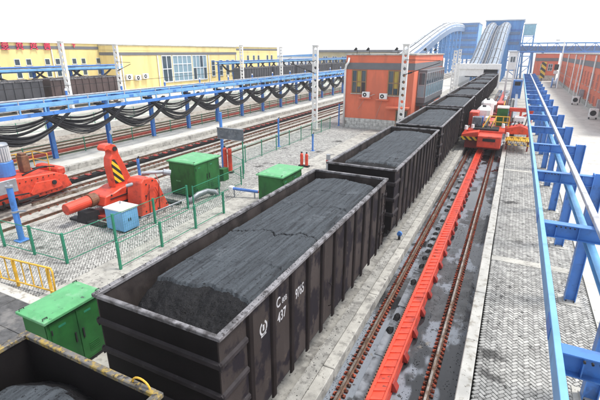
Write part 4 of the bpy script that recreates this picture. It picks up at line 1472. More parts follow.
# ------------------------------------------------------------------ orange office
of = thing('office_building', 'two-storey orange office with grey band and pale stone base beside the wagons', 'building', (-8, 48, 0))
OX0, OX1, OY0, OY1, OZ = -12.0, -4.35, 42.0, 60.5, 8.05
MB().box(OX0, OX1, OY0, OY1, 1.15, OZ).build('wall', 'orange_wall', of)
MB().box(OX0 - .12, OX1 + .12, OY0 - .12, OY1 + .12, OZ, OZ + .16).build('roof', 'concrete_light', of)
MB().box(OX0 - .05, OX1 + .05, OY0 - .05, OY0 - .003, 6.55, 7.25).box(OX1 + .003, OX1 + .05, OY0 - .003, OY1, 6.55, 7.25).build('band', 'band_grey', of)
pl_ = thing_stone = MB().box(OX0 + .02, OX1 - .02, OY0 + .02, OY1 - .02, -.1, 1.15).build('base', 'concrete', of)
for r_ in range(3):
    n = 12
    for k in range(n):
        w_ = (OX1 - OX0 + .1) / n
        o_ = w_ * .5 * (r_ % 2)
        a = OX0 - .05 + k * w_ + o_
        b = min(a + w_ - .02, OX1 + .05)
        if b - a > .1:
            MB().box(a, b, OY0 - .06, OY0 + .02, r_ * .385, r_ * .385 + .37).build('stone', 'plinth_stone', pl_, bevel=.012)
for (a0, a1, z0, z1) in ((-11.25, -9.55, 3.95, 6.5), (-7.1, -5.3, 3.85, 6.5)):
    f_ = window(of, 'y', OY0, a0, a1, z0, z1, d=.10, out=-1, cols=3, rows=2, frame='frame_brown', pane=['pane', 'pane', 'pane_dark'], fw_=.10)
    MB().box(a0 + (a1 - a0) * .38, a0 + (a1 - a0) * .62, OY0 - .05, OY0 - .022, z0 + .75, z1 - .12).build('curtain', 'curtain', f_)
    
dr = MB().box(-5.9, -4.8, OY0 - .03, OY0 - .003, 0.02, 2.2).build('door', 'pane_dark', of)
MB().box(-6.0, -5.9, OY0 - .08, OY0 - .003, 0, 2.3).box(-4.8, -4.7, OY0 - .08, OY0 - .003, 0, 2.3).box(-5.9, -4.8, OY0 - .08, OY0 - .003, 2.2, 2.3).build('door_frame', 'frame_brown', dr)
MB().box(-6.9, -4.5, OY0 - 1.1, OY0 - .003, 2.55, 2.72).build('canopy', 'orange_panel', of)
# bay window of the control room on the track side
by = MB().box(OX1, OX1 + .95, 44.2, 56.5, 2.95, 3.55).box(OX1, OX1 + .95, 44.2, 56.5, 6.25, 6.5).build('bay', 'band_grey', of)
n = 8
for k in range(n):
    y0 = 44.2 + k * 12.3 / n
    window(of, 'x', OX1 + .9, y0 + .02, y0 + 12.3 / n - .02, 3.55, 6.25, d=.05, out=1, cols=1, rows=2, frame='grey_metal', pane=['pane_pale', 'pane'], fw_=.09, sill=False)
window(of, 'y', 44.24, OX1 + .05, OX1 + .85, 3.55, 6.25, d=.05, out=-1, cols=1, rows=2, frame='grey_metal', pane=['pane_pale', 'pane'], fw_=.08, sill=False)
MB().box(OX1, OX1 + .8, 44.5, 56.2, 2.95 - .35, 2.95).build('bay_base', 'band_grey', of)
for y in (46.5, 50.5, 54.5):
    window(of, 'x', OX1, y, y + 1.6, 1.25, 2.5, d=.06, out=1, cols=2, frame='grey_metal', pane='pane_dark')
MB().tube([(OX0 - .02, OY0 - .22, .1), (OX0 - .02, OY0 - .22, 6.6), (OX0 + .1, OY0 - .25, 7.0), (OX0 + .35, OY0 - .3, 7.3), (OX0 + .35, OY0 - .1, 7.75)], .12, 10).build('drain_pipe', 'white_paint', of, smooth=True)
MB().tube([(OX1 + .16, OY1 - .3, 0), (OX1 + .16, OY1 - .3, 7.6)], .12, 10).build('drain_pipe', 'white_paint', of, smooth=True)
for x, y in ((-11.0, 42.6), (-9.6, 42.7), (-6.4, 42.6), (-4.8, 50), (-4.8, 57)):
    l_ = MB().tube([(x, y, OZ + .16), (x, y, OZ + .5), (x - .12, y - .12, OZ + .62)], .03, 6).build('lamp_bracket', 'dark_metal', of)
    MB().prism([(x - .34, OZ + .52), (x - .1, OZ + .82), (x + .06, OZ + .66), (x - .12, OZ + .46)], 'y', y - .25, y).build('flood_lamp', 'dark_metal', l_)
aircon('left air conditioner on the orange office front', 'y', OY0, -9.45, 3.55, out=-1)
aircon('right air conditioner on the orange office front', 'y', OY0, -7.45, 3.45, out=-1)
m = MB()
m.tube([(-9.2, OY0 - .3, 3.6), (-8.6, OY0 - .25, 3.9), (-8.5, OY0 - .03, 3.9)], .03, 6)
m.tube([(-9.6, OY0 - .06, 3.4), (-10.4, OY0 - .05, 2.2)], .012, 5).tube([(-7.6, OY0 - .06, 3.3), (-8.3, OY0 - .05, 1.2)], .012, 5)
m.build('hose', 'concrete_light', of)

# ------------------------------------------------------------------ yellow buildings
yb_ = thing('yellow_building', 'long yellow two-storey building with grey roof band and red sign at the far left', 'building', (-68, 60, 1.45))
MB().box(-76, -62, 4, 114.5, 1.4, 9.75).build('wall', 'yellow_wall', yb_)
MB().box(-76.2, -61.8, 3.8, 114.7, 9.75, 9.95).build('roof', 'white_paint', yb_)
MB().box(-62, -61.93, 4, 114.5, 8.85, 9.3).build('band', 'band_grey', yb_)
y = 6.4
while y < 50:
    for dy in (0, 1.75):
        for (z0, z1) in ((6.45, 7.4), (4.6, 6.0)):
            window(yb_, 'x', -62, y + dy, y + dy + .85, z0, z1, d=.05, cols=1, rows=1, pane='pane', frame='frame_white', fw_=.07)
    y += 4.75
for y in (87.5, 90.5, 97.5, 100.5, 103, 108, 110.5):
    window(yb_, 'x', -62, y, y + 1.1, 6.0, 7.6, d=.05, cols=1, rows=1, pane='pane', frame='frame_white', fw_=.08)
for y in (16, 28, 41):
    MB().cyl((-61.85, y, 1.5), (-61.85, y, 8.8), .1, n=8).build('drain_pipe', 'white_paint', yb_)
yf = thing('yellow_building', 'projecting yellow block with tall glazed front and grey band', 'building', (-59, 67, 1.45))
MB().box(-62 + .1, -57, 49.9, 85.3, 1.4, 9.5).build('wall', 'yellow_wall', yf)
MB().box(-62 + .1, -56.85, 49.8, 85.4, 9.5, 9.65).build('roof', 'concrete_light', yf)
MB().box(-57, -56.92, 49.9, 85.3, 7.85, 8.35).box(-61.8, -57, 49.82, 49.897, 7.85, 8.35).build('band', 'band_grey', yf)
window(yf, 'x', -57, 59.9, 62.6, 2.7, 7.78, d=.12, cols=2, rows=2, pane='pane', fw_=.14)
window(yf, 'x', -57, 62.9, 68.6, 2.7, 7.78, d=.12, cols=4, rows=3, pane='pane_pale', fw_=.16)
window(yf, 'x', -57, 68.9, 73.6, 2.7, 7.78, d=.12, cols=4, rows=2, pane=['pane', 'pane_pale', 'pane_pale'], fw_=.14)
for y in (75.3, 78.2, 80.8, 83.0):
    window(yf, 'x', -57, y, y + 1.3, 3.2, 6.7, d=.08, cols=1, rows=3, pane='pane', fw_=.09)
for y in (50.2, 58.8, 74.3, 85.0):
    MB().cyl((-56.85, y, 1.5), (-56.85, y, 7.8), .12, n=8).build('drain_pipe', 'white_paint', yf)
for k, (y, z) in enumerate(((51.2, 3.7), (53.2, 3.5), (55.0, 3.7))):
    a_ = aircon('air conditioner on the projecting yellow block, %s from the left' % ORD[k], 'x', -57, y, z, shelf=False)
    a_.scale = (1.5, 1.5, 1.5)


def sign_char(y, strokes, label):
    t = MB()
    for (a0, b0, a1, b1) in strokes:
        p0, p1 = Vector((-61.78, y + a0 * .95, 8.78 + b0 * .85)), Vector((-61.78, y + a1 * .95, 8.78 + b1 * .85))
        d_ = (p1 - p0).normalized() * .08
        t.bar(p0 - d_, p1 + d_, .14, .12, up=(1, 0, 0))
    tag(t.build('sign_character', 'sign_red'), label, 'sign', 'red characters on the yellow building')


BOX = [(.1, .35, .1, 1), (.1, 1, .9, 1), (.9, 1, .9, .35), (.9, .35, .1, .35)]
SQ = [(.1, .0, .1, 1), (.1, 1, .9, 1), (.9, 1, .9, .0), (.9, .0, .1, .0)]
sign_char(33.5, BOX + [(.5, .35, .5, 0), (.1, .65, .9, .65), (.0, 0, 1, 0)], 'first red sign character from the left, cut by the picture edge')
sign_char(35.6, BOX + [(.35, .35, .05, 0), (.65, .35, .95, 0), (.5, .6, .5, .8)], 'second red sign character from the left on the yellow building')
sign_char(37.75, BOX + [(.1, .35, .0, 0), (.9, .35, 1, 0), (.5, .5, .5, .9)], 'third red sign character from the left on the yellow building')
sign_char(39.9, SQ + [(.4, .9, .35, .4), (.6, .9, .65, .4)], 'fourth red sign character from the left on the yellow building')
sign_char(42.2, [(.05, 1, .95, 1), (.5, 1, .5, 0), (.5, .5, .85, .5), (.2, .6, .2, 0), (0, 0, 1, 0)], 'fifth red sign character from the left on the yellow building')
sign_char(44.6, [(.3, 1, .7, .9), (.5, .9, .5, .5)], 'small red mark at the right end of the sign row')

dl = thing('distant_building', 'dull yellow distant building above the festoon gantry, left of the office', 'building', (-48, 150, 1.45))
MB().box(-64, -36, 150, 170, 1.4, 8.4).build('wall', 'dull_wall', dl)
MB().box(-65, -35, 149, 171, 8.4, 9.2).build('roof', 'band_grey', dl)
for k in range(7):
    window(dl, 'y', 150, -62 + k * 3.8, -60 + k * 3.8, 4.5, 7.0, d=.08, out=-1, cols=2, pane='pane', fw_=.12)
dl = thing('distant_building', 'far blue-roofed shed in the haze behind the dark wagons', 'building', (-75, 190, 1.45))
MB().box(-110, -52, 190, 215, 1.4, 6.4).build('wall', 'white_paint', dl)
MB().prism([(-111, 6.4), (-51, 6.4), (-81, 7.8)], 'y', 189, 216).build('roof', 'blue_clad', dl)


# ------------------------------------------------------------------ conveyor galleries and transfer houses
def gallery(name, label, x0, x1, prof, hgt, legs, roof='gallery_roof', side='gallery_side', ribs=True):
    """arched tube following profile of (y, z) floor points"""
    t = thing(name, label, 'conveyor gallery', ((x0 + x1) / 2, prof[0][0], 0))
    xm, hw = (x0 + x1) / 2, (x1 - x0) / 2
    na = 10
    V, F = [], []
    for (y, z) in prof:
        for k in range(na + 1):
            a = math.pi * (1 - k / na)
            V.append((xm + hw * math.cos(a), y, z + hgt * .45 + hgt * .55 * math.sin(a)))
    for i in range(len(prof) - 1):
        for k in range(na):
            F.append((i * (na + 1) + k, i * (na + 1) + k + 1, (i + 1) * (na + 1) + k + 1, (i + 1) * (na + 1) + k))
    m = MB()
    m.add(V, F)
    m.build('roof', roof, t, recalc=False)
    for s, xx in ((-1, x0), (1, x1)):
        m = MB()
        V, F = [], []
        for (y, z) in prof:
            V += [(xx - .05 * s, y, z - .3), (xx - .05 * s, y, z + hgt * .46), (xx + .05 * s, y, z + hgt * .46), (xx + .05 * s, y, z - .3)]
        for i in range(len(prof) - 1):
            for k in range(4):
                F.append((i * 4 + k, i * 4 + (k + 1) % 4, i * 4 + 4 + (k + 1) % 4, i * 4 + 4 + k))
        F += [(0, 1, 2, 3), tuple(len(V) - 4 + q for q in (3, 2, 1, 0))]
        m.add(V, F)
        m.build('side_wall', side, t)
    m = MB()
    V, F = [], []
    for (y, z) in prof:
        V += [(x0, y, z - .3), (x1, y, z - .3)]
    for i in range(len(prof) - 1):
        F.append((2 * i, 2 * i + 1, 2 * i + 3, 2 * i + 2))
    m.add(V, F)
    m.build('floor', side, t, recalc=False)
    for ang, wd_, mt_ in ((.12, .10, 'gallery_side'), (.5, .045, 'dark_metal'), (.88, .10, 'gallery_side'), (.30, .03, 'dark_metal'), (.70, .03, 'dark_metal')):
        V, F = [], []
        for (y, z) in prof:
            for k in (-1, 1):
                a = math.pi * (1 - ang - k * wd_ / 2)
                for e in (0.0, .07):
                    V.append((xm + (hw + e) * math.cos(a), y, z + hgt * .45 + (hgt * .55 + e) * math.sin(a)))
        for i in range(len(prof) - 1):
            o_ = i * 4
            F += [(o_ + 1, o_ + 3, o_ + 7, o_ + 5), (o_, o_ + 1, o_ + 5, o_ + 4), (o_ + 3, o_ + 2, o_ + 6, o_ + 7)]
        b_ = MB()
        b_.add(V, F)
        b_.build('window_band' if mt_ == 'gallery_side' else 'ridge_strip', mt_, t)
    if ribs:
        for i in range(0, len(prof), 3):
            y, z = prof[i]
            pts = [(xm + (hw + .06) * math.cos(math.pi * (1 - k / 8)), y, z + hgt * .45 + (hgt * .55 + .06) * math.sin(math.pi * (1 - k / 8))) for k in range(9)]
            MB().tube(pts, .09, 5).build('rib', 'rail_white', t)
    for (y, zz) in legs:
        lg_ = MB()
        for xx in (x0 + .3, x1 - .3):
            lg_.bar((xx, y, -.9), (xx, y, zz - .3), .55, up=(1, 0, 0))
        n = max(1, int(zz / 4))
        for k in range(n):
            za, zb = zz * k / n, zz * (k + 1) / n - .4
            lg_.bar((x0 + .3, y, za), (x1 - .3, y, zb), .22).bar((x1 - .3, y, za), (x0 + .3, y, zb), .22).bar((x0 + .3, y, zb), (x1 - .3, y, zb), .3)
        lg_.build('trestle', 'blue_clad', t)
    return t


def smooth_profile(pts, n):
    ys = [p[0] for p in pts]
    out = []
    for i in range(n + 1):
        y = ys[0] + (ys[-1] - ys[0]) * i / n
        for a in range(len(pts) - 1):
            if pts[a][0] <= y <= pts[a + 1][0] + 1e-9:
                p0 = pts[max(a - 1, 0)]; p1 = pts[a]; p2 = pts[a + 1]; p3 = pts[min(a + 2, len(pts) - 1)]
                s = (y - p1[0]) / (p2[0] - p1[0])
                z = .5 * ((2 * p1[1]) + (-p0[1] + p2[1]) * s + (2 * p0[1] - 5 * p1[1] + 4 * p2[1] - p3[1]) * s * s + (-p0[1] + 3 * p1[1] - 3 * p2[1] + p3[1]) * s ** 3)
                out.append((y, z))
                break
    return out


PA = smooth_profile([(108, 3.2), (131, 6.6), (150, 10.0), (172, 13.6), (195, 16.6), (220, 18.2), (250, 18.6)], 30)
za = lambda P, y: min(P, key=lambda q: abs(q[0] - y))[1]
gallery('conveyor_gallery', 'arched pale conveyor gallery climbing on blue trestles behind the orange office', -26.4, -22.0, PA, 3.6,
        [(y, za(PA, y)) for y in (122, 132, 142, 152, 162, 172, 182, 192, 202, 214, 228)])
PB = smooth_profile([(116, 2.6), (125, 4.4), (138, 8.2), (152, 12.2), (164, 14.6), (176, 15.6)], 22)
gallery('conveyor_gallery', 'left of the twin curved conveyor galleries rising to the blue transfer house', -6.7, -3.7, PB, 3.0, [(y, za(PB, y)) for y in (130, 142, 154, 166)], roof='gallery_dark')
gallery('conveyor_gallery', 'right of the twin curved conveyor galleries rising to the blue transfer house', -2.5, .9, PB, 3.0, [(y, za(PB, y)) for y in (130, 142, 154, 166)], roof='gallery_dark')
st = thing('stair_walkway', 'dark stepped walkway between the twin conveyor galleries', 'walkway', (-3.1, 116, 0))
m = MB()
for (y, z), (y2, z2) in zip(PB[:-1], PB[1:]):
    m.bar((-3.1, y, z + .6), (-3.1, y2, z2 + .6), .7, .2)
m.build('tread', 'band_grey', st)
for xx in (-3.5, -2.7):
    m = MB()
    m.tube([(xx, y, z + 2.0) for y, z in PB], .07, 5)
    for (y, z) in PB:
        m.bar((xx, y, z + .6), (xx, y, z + 2.0), .07, up=(1, 0, 0))
    m.build('handrail', 'rail_white', st)


def transfer_house(label, x0, x1, y0, y1, z0, z1, extra=True):
    t = thing('transfer_house', label, 'building', ((x0 + x1) / 2, (y0 + y1) / 2, -.9))
    MB().box(x0, x1, y0, y1, z0, z1).build('wall', 'blue_clad', t)
    MB().box(x0 - .4, x1 + .4, y0 - .4, y1 + .4, z1, z1 + .4).build('roof', 'gallery_roof', t)
    n = int((x1 - x0) / 1.2)
    m = MB()
    for k in range(n + 1):
        xx = x0 + (x1 - x0) * k / n
        m.box(xx - .05, xx + .05, y0 - .1, y0 - .004, z0, z1)
    tag(m.build('cladding_rib', 'blue', t), kind='stuff')
    for z in np.arange(z0 + 2.0, z1 - 1.5, 3.4):
        MB().box(x0 + .6, x1 - .6, y0 - .16, y0 - .11, z, z + 1.0).build('window_band', 'gallery_side', t)
        MB().box(x0 - .02, x1 + .02, y0 - .22, y0 - .11, z + 1.5, z + 1.75).build('girt', 'blue_deep', t)
    for xx in np.linspace(x0 + .4, x1 - .4, 4):
        for yy in (y0 + .5, y1 - .5):
            MB().bar((xx, yy, -.9), (xx, yy, z0), .7, up=(1, 0, 0)).build('column', 'blue_clad', t)
    m = MB()
    for z in np.arange(2, z0, 3.5):
        m.bar((x0 + .4, y0 + .5, z), (x1 - .4, y0 + .5, z), .35)
    m.bar((x0 + .4, y0 + .5, 0), (x1 - .4, y0 + .5, z0), .25).bar((x1 - .4, y0 + .5, 0), (x0 + .4, y0 + .5, z0), .25)
    m.build('brace', 'blue_clad', t)
    return t


transfer_house('blue clad transfer house at the top of the twin conveyor galleries', -7.6, 4.9, 176, 192, 9.0, 19.2)
transfer_house('large blue transfer house behind the arched conveyor gallery', -33, -15.5, 240, 262, 5.0, 22.3)
# side cabin and stair frame beside the first house
t = thing('lift_tower', 'pale teal cabin on a blue frame right of the blue transfer house', 'tower', (7.5, 178, 0))
MB().box(5.2, 9.0, 176, 181, 14.2, 17.8).build('cabin', 'teal', t, bevel=.05)
MB().box(5.0, 9.2, 175.8, 181.2, 17.8, 18.1).build('roof', 'white_paint', t)
m = MB()
for xx in (5.4, 8.8):
    for yy in (176.3, 180.7):
        m.bar((xx, yy, -.9), (xx, yy, 14.2), .4, up=(1, 0, 0))
for z in (3.5, 7, 10.5, 13.8):
    m.bar((5.4, 176.3, z), (8.8, 176.3, z), .3).bar((5.4, 176.3, z - 3.4), (8.8, 176.3, z), .2)
m.build('frame', 'blue_clad', t)

# white portal beam where the train enters the dumper
t = thing('portal', 'white portal wall over the end of the coal train', 'portal', (-4, 117, 0))
MB().box(-9.2, 1.6, 114.5, 116.0, 4.3, 5.6).build('beam', 'white_paint', t, bevel=.04)
for xx in (-9.0, 1.2):
    MB().box(xx, xx + .5, 114.6, 115.9, -.4, 4.3).build('leg', 'white_paint', t)
MB().box(-9.0, -2.3, 114.9, 115.6, 2.6, 4.3).build('panel', 'white_paint', t)
t = thing('control_cabin', 'white cabin on a steel post between the train and the blue gantry far end', 'cabin', (4.2, 95, 0))
MB().box(3.4, 5.0, 94.2, 96, 5.0, 8.4).build('cabin', 'white_paint', t, bevel=.04)
MB().box(3.2, 5.2, 94.0, 96.2, 8.4, 8.6).build('roof', 'gallery_roof', t)
for xx in (3.6, 4.8):
    MB().bar((xx, 95.1, -.42), (xx, 95.1, 5.0), .35, up=(1, 0, 0)).build('post', 'white_paint', t)
window(t, 'y', 94.2, 3.7, 4.7, 6.4, 7.6, d=.05, out=-1, cols=2, pane='pane', fw_=.1, sill=False)

# horizontal truss gallery on the right
tg = thing('truss_gallery', 'blue horizontal truss gallery crossing behind the orange workshop', 'conveyor gallery', (40, 160, -.9))
m = MB()
X0, X1, YT = 5.0, 120.0, 160.0
for yy in (YT, YT + 3.2):
    for z in (8.6, 11.2):
        m.bar((X0, yy, z), (X1, yy, z), .35)
m.build('chord', 'blue_clad', tg)
m = MB()
k = 0
x = X0
while x < X1:
    m.bar((x, YT, 8.6), (x, YT, 11.2), .22, up=(1, 0, 0))
    m.bar((x, YT, 8.6 if k % 2 else 11.2), (x + 2.6, YT, 11.2 if k % 2 else 8.6), .18)
    x += 2.6
    k += 1
m.build('lattice', 'blue', tg)
MB().box(X0, X1, YT + .5, YT + 2.7, 8.75, 10.3).build('belt_cover', 'gallery_side', tg)
MB().box(X0, X1, YT - .3, YT + .1, 8.2, 8.5).build('walkway', 'blue_deep', tg)
for xx in (6.5, 9.5, 12.5):
    MB().bar((xx, YT + .5, -.9), (xx - .6, YT + .5, 8.4), .6, up=(0, 1, 0)).bar((xx, YT + 2.8, -.9), (xx - .6, YT + 2.8, 8.4), .6, up=(0, 1, 0)).bar((xx, YT + .5, 1), (xx - .5, YT + 2.8, 6), .3).build('trestle', 'blue_clad', tg)
MB().prism([(30.5, 11.2), (33.5, 11.2), (33, 12.4), (31, 12.4)], 'y', YT, YT + 3).build('hood', 'blue_clad', tg)

# ------------------------------------------------------------------ orange workshop on the right
ws = thing('workshop', 'long orange workshop with grey band and tall windows at the right edge', 'building', (24, 105, 0))
MB().box(16.4, 32, 50, 146, -.2, 8.0).build('wall', 'orange_wall', ws)
MB().box(16.2, 32.2, 49.8, 146.2, 8.0, 8.2).build('roof', 'concrete_light', ws)
MB().box(16.32, 16.397, 50, 146, 6.05, 6.95).build('band', 'band_grey', ws)
MB().box(16.30, 16.397, 50, 146, -.1, .7).build('base', 'concrete_light', ws)
for k in range(24):
    y = 54 + k * 3.75
    window(ws, 'x', 16.4, y, y + 1.5, 3.0, 5.3, d=.06, out=-1, cols=2, rows=2, frame='orange_panel', pane='pane_pale', fw_=.12)
    window(ws, 'x', 16.4, y, y + 1.5, .9, 2.2, d=.06, out=-1, cols=2, rows=1, frame='orange_panel', pane='pane_pale', fw_=.12)
for y in (78, 92, 106, 122, 140):
    MB().cyl((16.2, y, 0), (16.2, y, 7.9), .14, n=8).build('drain_pipe', 'white_paint', ws)
wf = thing('workshop', 'far orange block facing the camera below the blue truss gallery', 'building', (13.2, 154, 0))
MB().box(9.9, 16.1, 150, 158, -.2, 7.9).build('wall', 'orange_wall', wf)
MB().box(9.8, 16.2, 149.8, 158.2, 7.9, 8.1).build('roof', 'concrete_light', wf)
MB().box(9.9, 16.1, 149.92, 149.997, 5.8, 6.7).build('band', 'band_grey', wf)
MB().box(9.9, 16.1, 149.85, 149.997, -.1, 1.6).build('base', 'concrete_light', wf)
for x in (11.5, 13.6):
    window(wf, 'y', 150, x, x + 1.2, 3.0, 5.0, d=.06, out=-1, cols=2, rows=2, frame='frame_white', pane='pane', fw_=.1)
t = thing('hazard_sign', 'tall yellow and black striped post before the far orange block', 'sign', (12.3, 146, 0))
MB().box(11.6, 12.9, 145.8, 146.0, 1.0, 5.6).build('panel', 'hazard_far', t)
MB().bar((12.2, 146.1, 0), (12.2, 146.1, 5.4), .2, up=(1, 0, 0)).build('post', 'dark_metal', t)
t = thing('lamp_post', 'slim white lamp post before the orange workshop', 'lamp post', (14.6, 118, 0))
MB().cyl((14.6, 118, 0), (14.35, 118, 10.8), .22, .12, 10).build('pole', 'white_paint', t)
MB().tube([(14.35, 118, 10.6), (14.0, 117.6, 11.0), (13.2, 117.2, 11.1)], .07, 6).build('bracket', 'white_paint', t)
MB().box(12.5, 13.3, 117.0, 117.4, 11.0, 11.2).build('lamp_head', 'grey_metal', t, bevel=.03)
t = thing('lamp_post', 'slim white pole farther along the orange workshop wall', 'lamp post', (15.2, 88, 0))
MB().cyl((15.2, 88, 0), (15.2, 88, 7.4), .10, .07, 8).build('pole', 'white_paint', t)
MB().box(15.0, 15.4, 87.9, 88.1, 7.4, 7.55).build('cap', 'grey_metal', t)
t = thing('signal_post', 'dark signal post with white board beside the far orange block', 'signal', (14.4, 128, 0))
MB().cyl((14.4, 128, 0), (14.4, 128, 5.2), .14, n=8).build('post', 'grey_metal', t)
MB().box(13.9, 14.9, 127.8, 127.95, 4.0, 5.4).build('head', 'dark_metal', t, bevel=.03)
MB().box(13.9, 14.9, 127.8, 127.95, 3.0, 3.8).build('board', 'white_paint', t)
t = thing('cable_reel', 'blue cable reel standing on the yard by the far orange block', 'reel', (13.9, 120, 0))
MB().cyl((13.4, 120, 1.2), (13.6, 120, 1.2), 1.2, n=20).cyl((14.4, 120, 1.2), (14.6, 120, 1.2), 1.2, n=20).build('flange', 'blue', t)
MB().cyl((13.6, 120, 1.2), (14.4, 120, 1.2), .6, n=16).build('drum', 'white_paint', t)
ac = 0
for (x, y, w) in ((14.9, 80.5, 'by the orange workshop wall, farther one'), (15.2, 62.5, 'by the orange workshop wall, nearer one')):
    t = thing('outdoor_unit', 'white fan unit box on the ground %s' % w, 'air conditioner', (x, y, 0), 'fan units by the workshop')
    MB().box(x - .5, x + .5, y - .35, y + .35, .25, 1.35).build('casing', 'white_paint', t, bevel=.03)
    MB().cyl((x - .08, y - .35, .8), (x - .08, y - .38, .8), .36, n=18).build('fan_grille', 'dark_metal', t)
    MB().box(x - .45, x - .35, y - .3, y + .3, 0, .25).build('leg', 'dark_metal', t)
    MB().box(x + .35, x + .45, y - .3, y + .3, 0, .25).build('leg', 'dark_metal', t)
    t = thing('control_box', 'grey control box on a post %s' % w.replace('one', 'of two'), 'cabinet', (x + 1.0, y + 3, 0), 'control boxes by the workshop')
    MB().box(x + .6, x + 1.3, y + 2.8, y + 3.3, 1.0, 2.3).build('box', 'grey_metal', t, bevel=.02)
    MB().bar((x + .95, y + 3.05, 0), (x + .95, y + 3.05, 1.0), .12, up=(1, 0, 0)).build('post', 'dark_metal', t)

# ------------------------------------------------------------------ right red positioner
po = thing('positioner_machine', 'red wagon-pushing machine with green cabinet standing across the rack track', 'machine', (4, 39, -.4))
MB().box(2.0, 5.0, 36.2, 45.5, .05, .75).build('chassis', 'red_dark', po, bevel=.03)
for (x, y) in ((2.42, 37.5), (4.53, 37.5), (2.42, 44), (4.53, 44)):
    MB().cyl((x - .08, y, .1), (x + .08, y, .1), .33, n=16).build('wheel', 'rail_rust', po)
MB().box(3.15, 5.05, 34.3, 36.3, .55, 1.55).build('front_box', 'red_paint', po, bevel=.05)
MB().box(3.6, 4.6, 34.24, 34.297, 1.1, 1.35).build('name_plate', 'dark_metal', po)
MB().prism([(1.75, .95), (3.15, 1.3), (3.15, 1.75), (1.75, 1.45)], 'y', 35.2, 38.2).build('left_fender', 'red_paint', po, bevel=.03)
MB().box(1.73, 3.1, 35.12, 35.197, .95, 1.25).build('stripe_panel', 'hazard_x', po)
MB().box(2.1, 5.2, 36.3, 45, 1.55, 1.7).build('deck', 'red_paint', po, bevel=.02)
MB().box(2.6, 4.7, 36.35, 38.2, 1.7, 1.85).build('hatch', 'dark_metal', po)
for k in range(3):
    MB().box(2.25 + .55 * k, 2.65 + .55 * k, 38.4, 39.3, 1.7, 2.6).build('valve_block', 'blue_deep' if k % 2 else 'white_paint', po, bevel=.03)
MB().box(1.9, 2.7, 38.6, 40.4, 1.7, 3.0).build('motor_cover', 'red_paint', po, bevel=.05)
MB().box(2.4, 3.1, 37.3, 38.3, 1.9, 2.7).build('control_box', 'grey_panel', po, bevel=.03)
for (x, y, z) in ((3.0, 41.5, 2.35), (3.1, 45.0, 2.7)):
    MB().box(x - .6, x + .6, y - 1.2, y + 1.2, 1.7, z + .9).build('tank', 'white_paint', po, bevel=.25)
    MB().cyl((x, y - .4, z + .9), (x, y - .4, z + 1.05), .18, n=12).build('filler_cap', 'dark_metal', po)
MB().box(4.25, 5.2, 39.6, 41.0, 1.7, 3.35).build('green_cabinet', 'green', po, bevel=.03)
MB().box(4.2, 5.25, 39.55, 41.05, 3.35, 3.48).build('cabinet_lid', 'white_paint', po, bevel=.02)
yr = MB()
for x in (3.7, 4.3, 4.9, 5.4):
    yr.tube([(x, 38.4, 1.7), (x, 38.4, 2.75)], .045, 6)
for z in (2.25, 2.75):
    yr.tube([(3.7, 38.4, z), (5.4, 38.4, z)], .045, 6)
yr.tube([(3.7, 38.4, 2.75), (3.3, 37.2, 1.8)], .045, 6).tube([(4.3, 38.4, 2.75), (4.0, 37.2, 1.8)], .045, 6)
yr.build('railing', 'yellow', po)
# arm reaching over the walkway
MB().prism([(5.2, 1.2), (7.3, 1.3), (7.3, 1.6), (6.9, 1.9), (6.4, 2.05), (5.2, 1.75)], 'y', 38.2, 39.6).build('arm', 'red_paint', po, bevel=.04)
MB().box(5.25, 7.35, 40.6, 41.0, 3.0, 3.35).box(5.3, 5.5, 40.65, 40.95, 1.7, 3.0).box(7.1, 7.3, 40.65, 40.95, .1, 3.0).build('portal_frame', 'red_paint', po, bevel=.03)
MB().bar((5.4, 40.8, 1.8), (7.2, 40.8, 3.0), .18).bar((6.3, 40.8, 1.6), (6.3, 40.8, 3.0), .2, up=(1, 0, 0)).build('brace', 'red_paint', po)
MB().box(5.75, 6.7, 40.2, 41.2, 2.0, 2.6).build('hydraulic_block', 'white_paint', po, bevel=.08)
m = MB()
for k in range(6):
    x0 = 5.5 + .3 * k
    m.tube(curve_pts((x0, 38.9, 2.0), (x0 + .2, 40.6, 2.4), .25), .05, 6)
for k in range(5):
    m.tube(curve_pts((2.4 + .4 * k, 37.0, 1.85), (2.6 + .4 * k, 38.6, 2.0), -.35), .045, 6)
m.build('hose', 'dark_metal', po, smooth=True)
MB().box(5.35, 7.4, 36.0, 38.2, 1.0, 1.06).build('platform', 'yellow', po)
m = MB()
for k in range(15):
    x = 5.42 + k * .138
    m.box(x - .02, x + .02, 35.96, 36.0, .72, 1.3)
m.box(5.35, 7.4, 35.95, 35.99, 1.3, 1.36).box(5.35, 7.4, 35.95, 35.99, .66, .72)
m.build('platform_guard', 'hazard_x', po)
for x in (5.5, 7.2):
    MB().bar((x, 37.0, .0), (x, 37.0, 1.0), .12, up=(1, 0, 0)).build('leg', 'red_dark', po)
for (x, y, z) in ((5.45, 36.4, 1.3), (2.0, 36.0, 1.75), (2.5, 36.6, 1.8), (5.0, 36.8, 2.0)):
    MB().cyl((x, y, z), (x, y, z + .35), .16, .13, 12).build('lamp', 'white_paint', po)
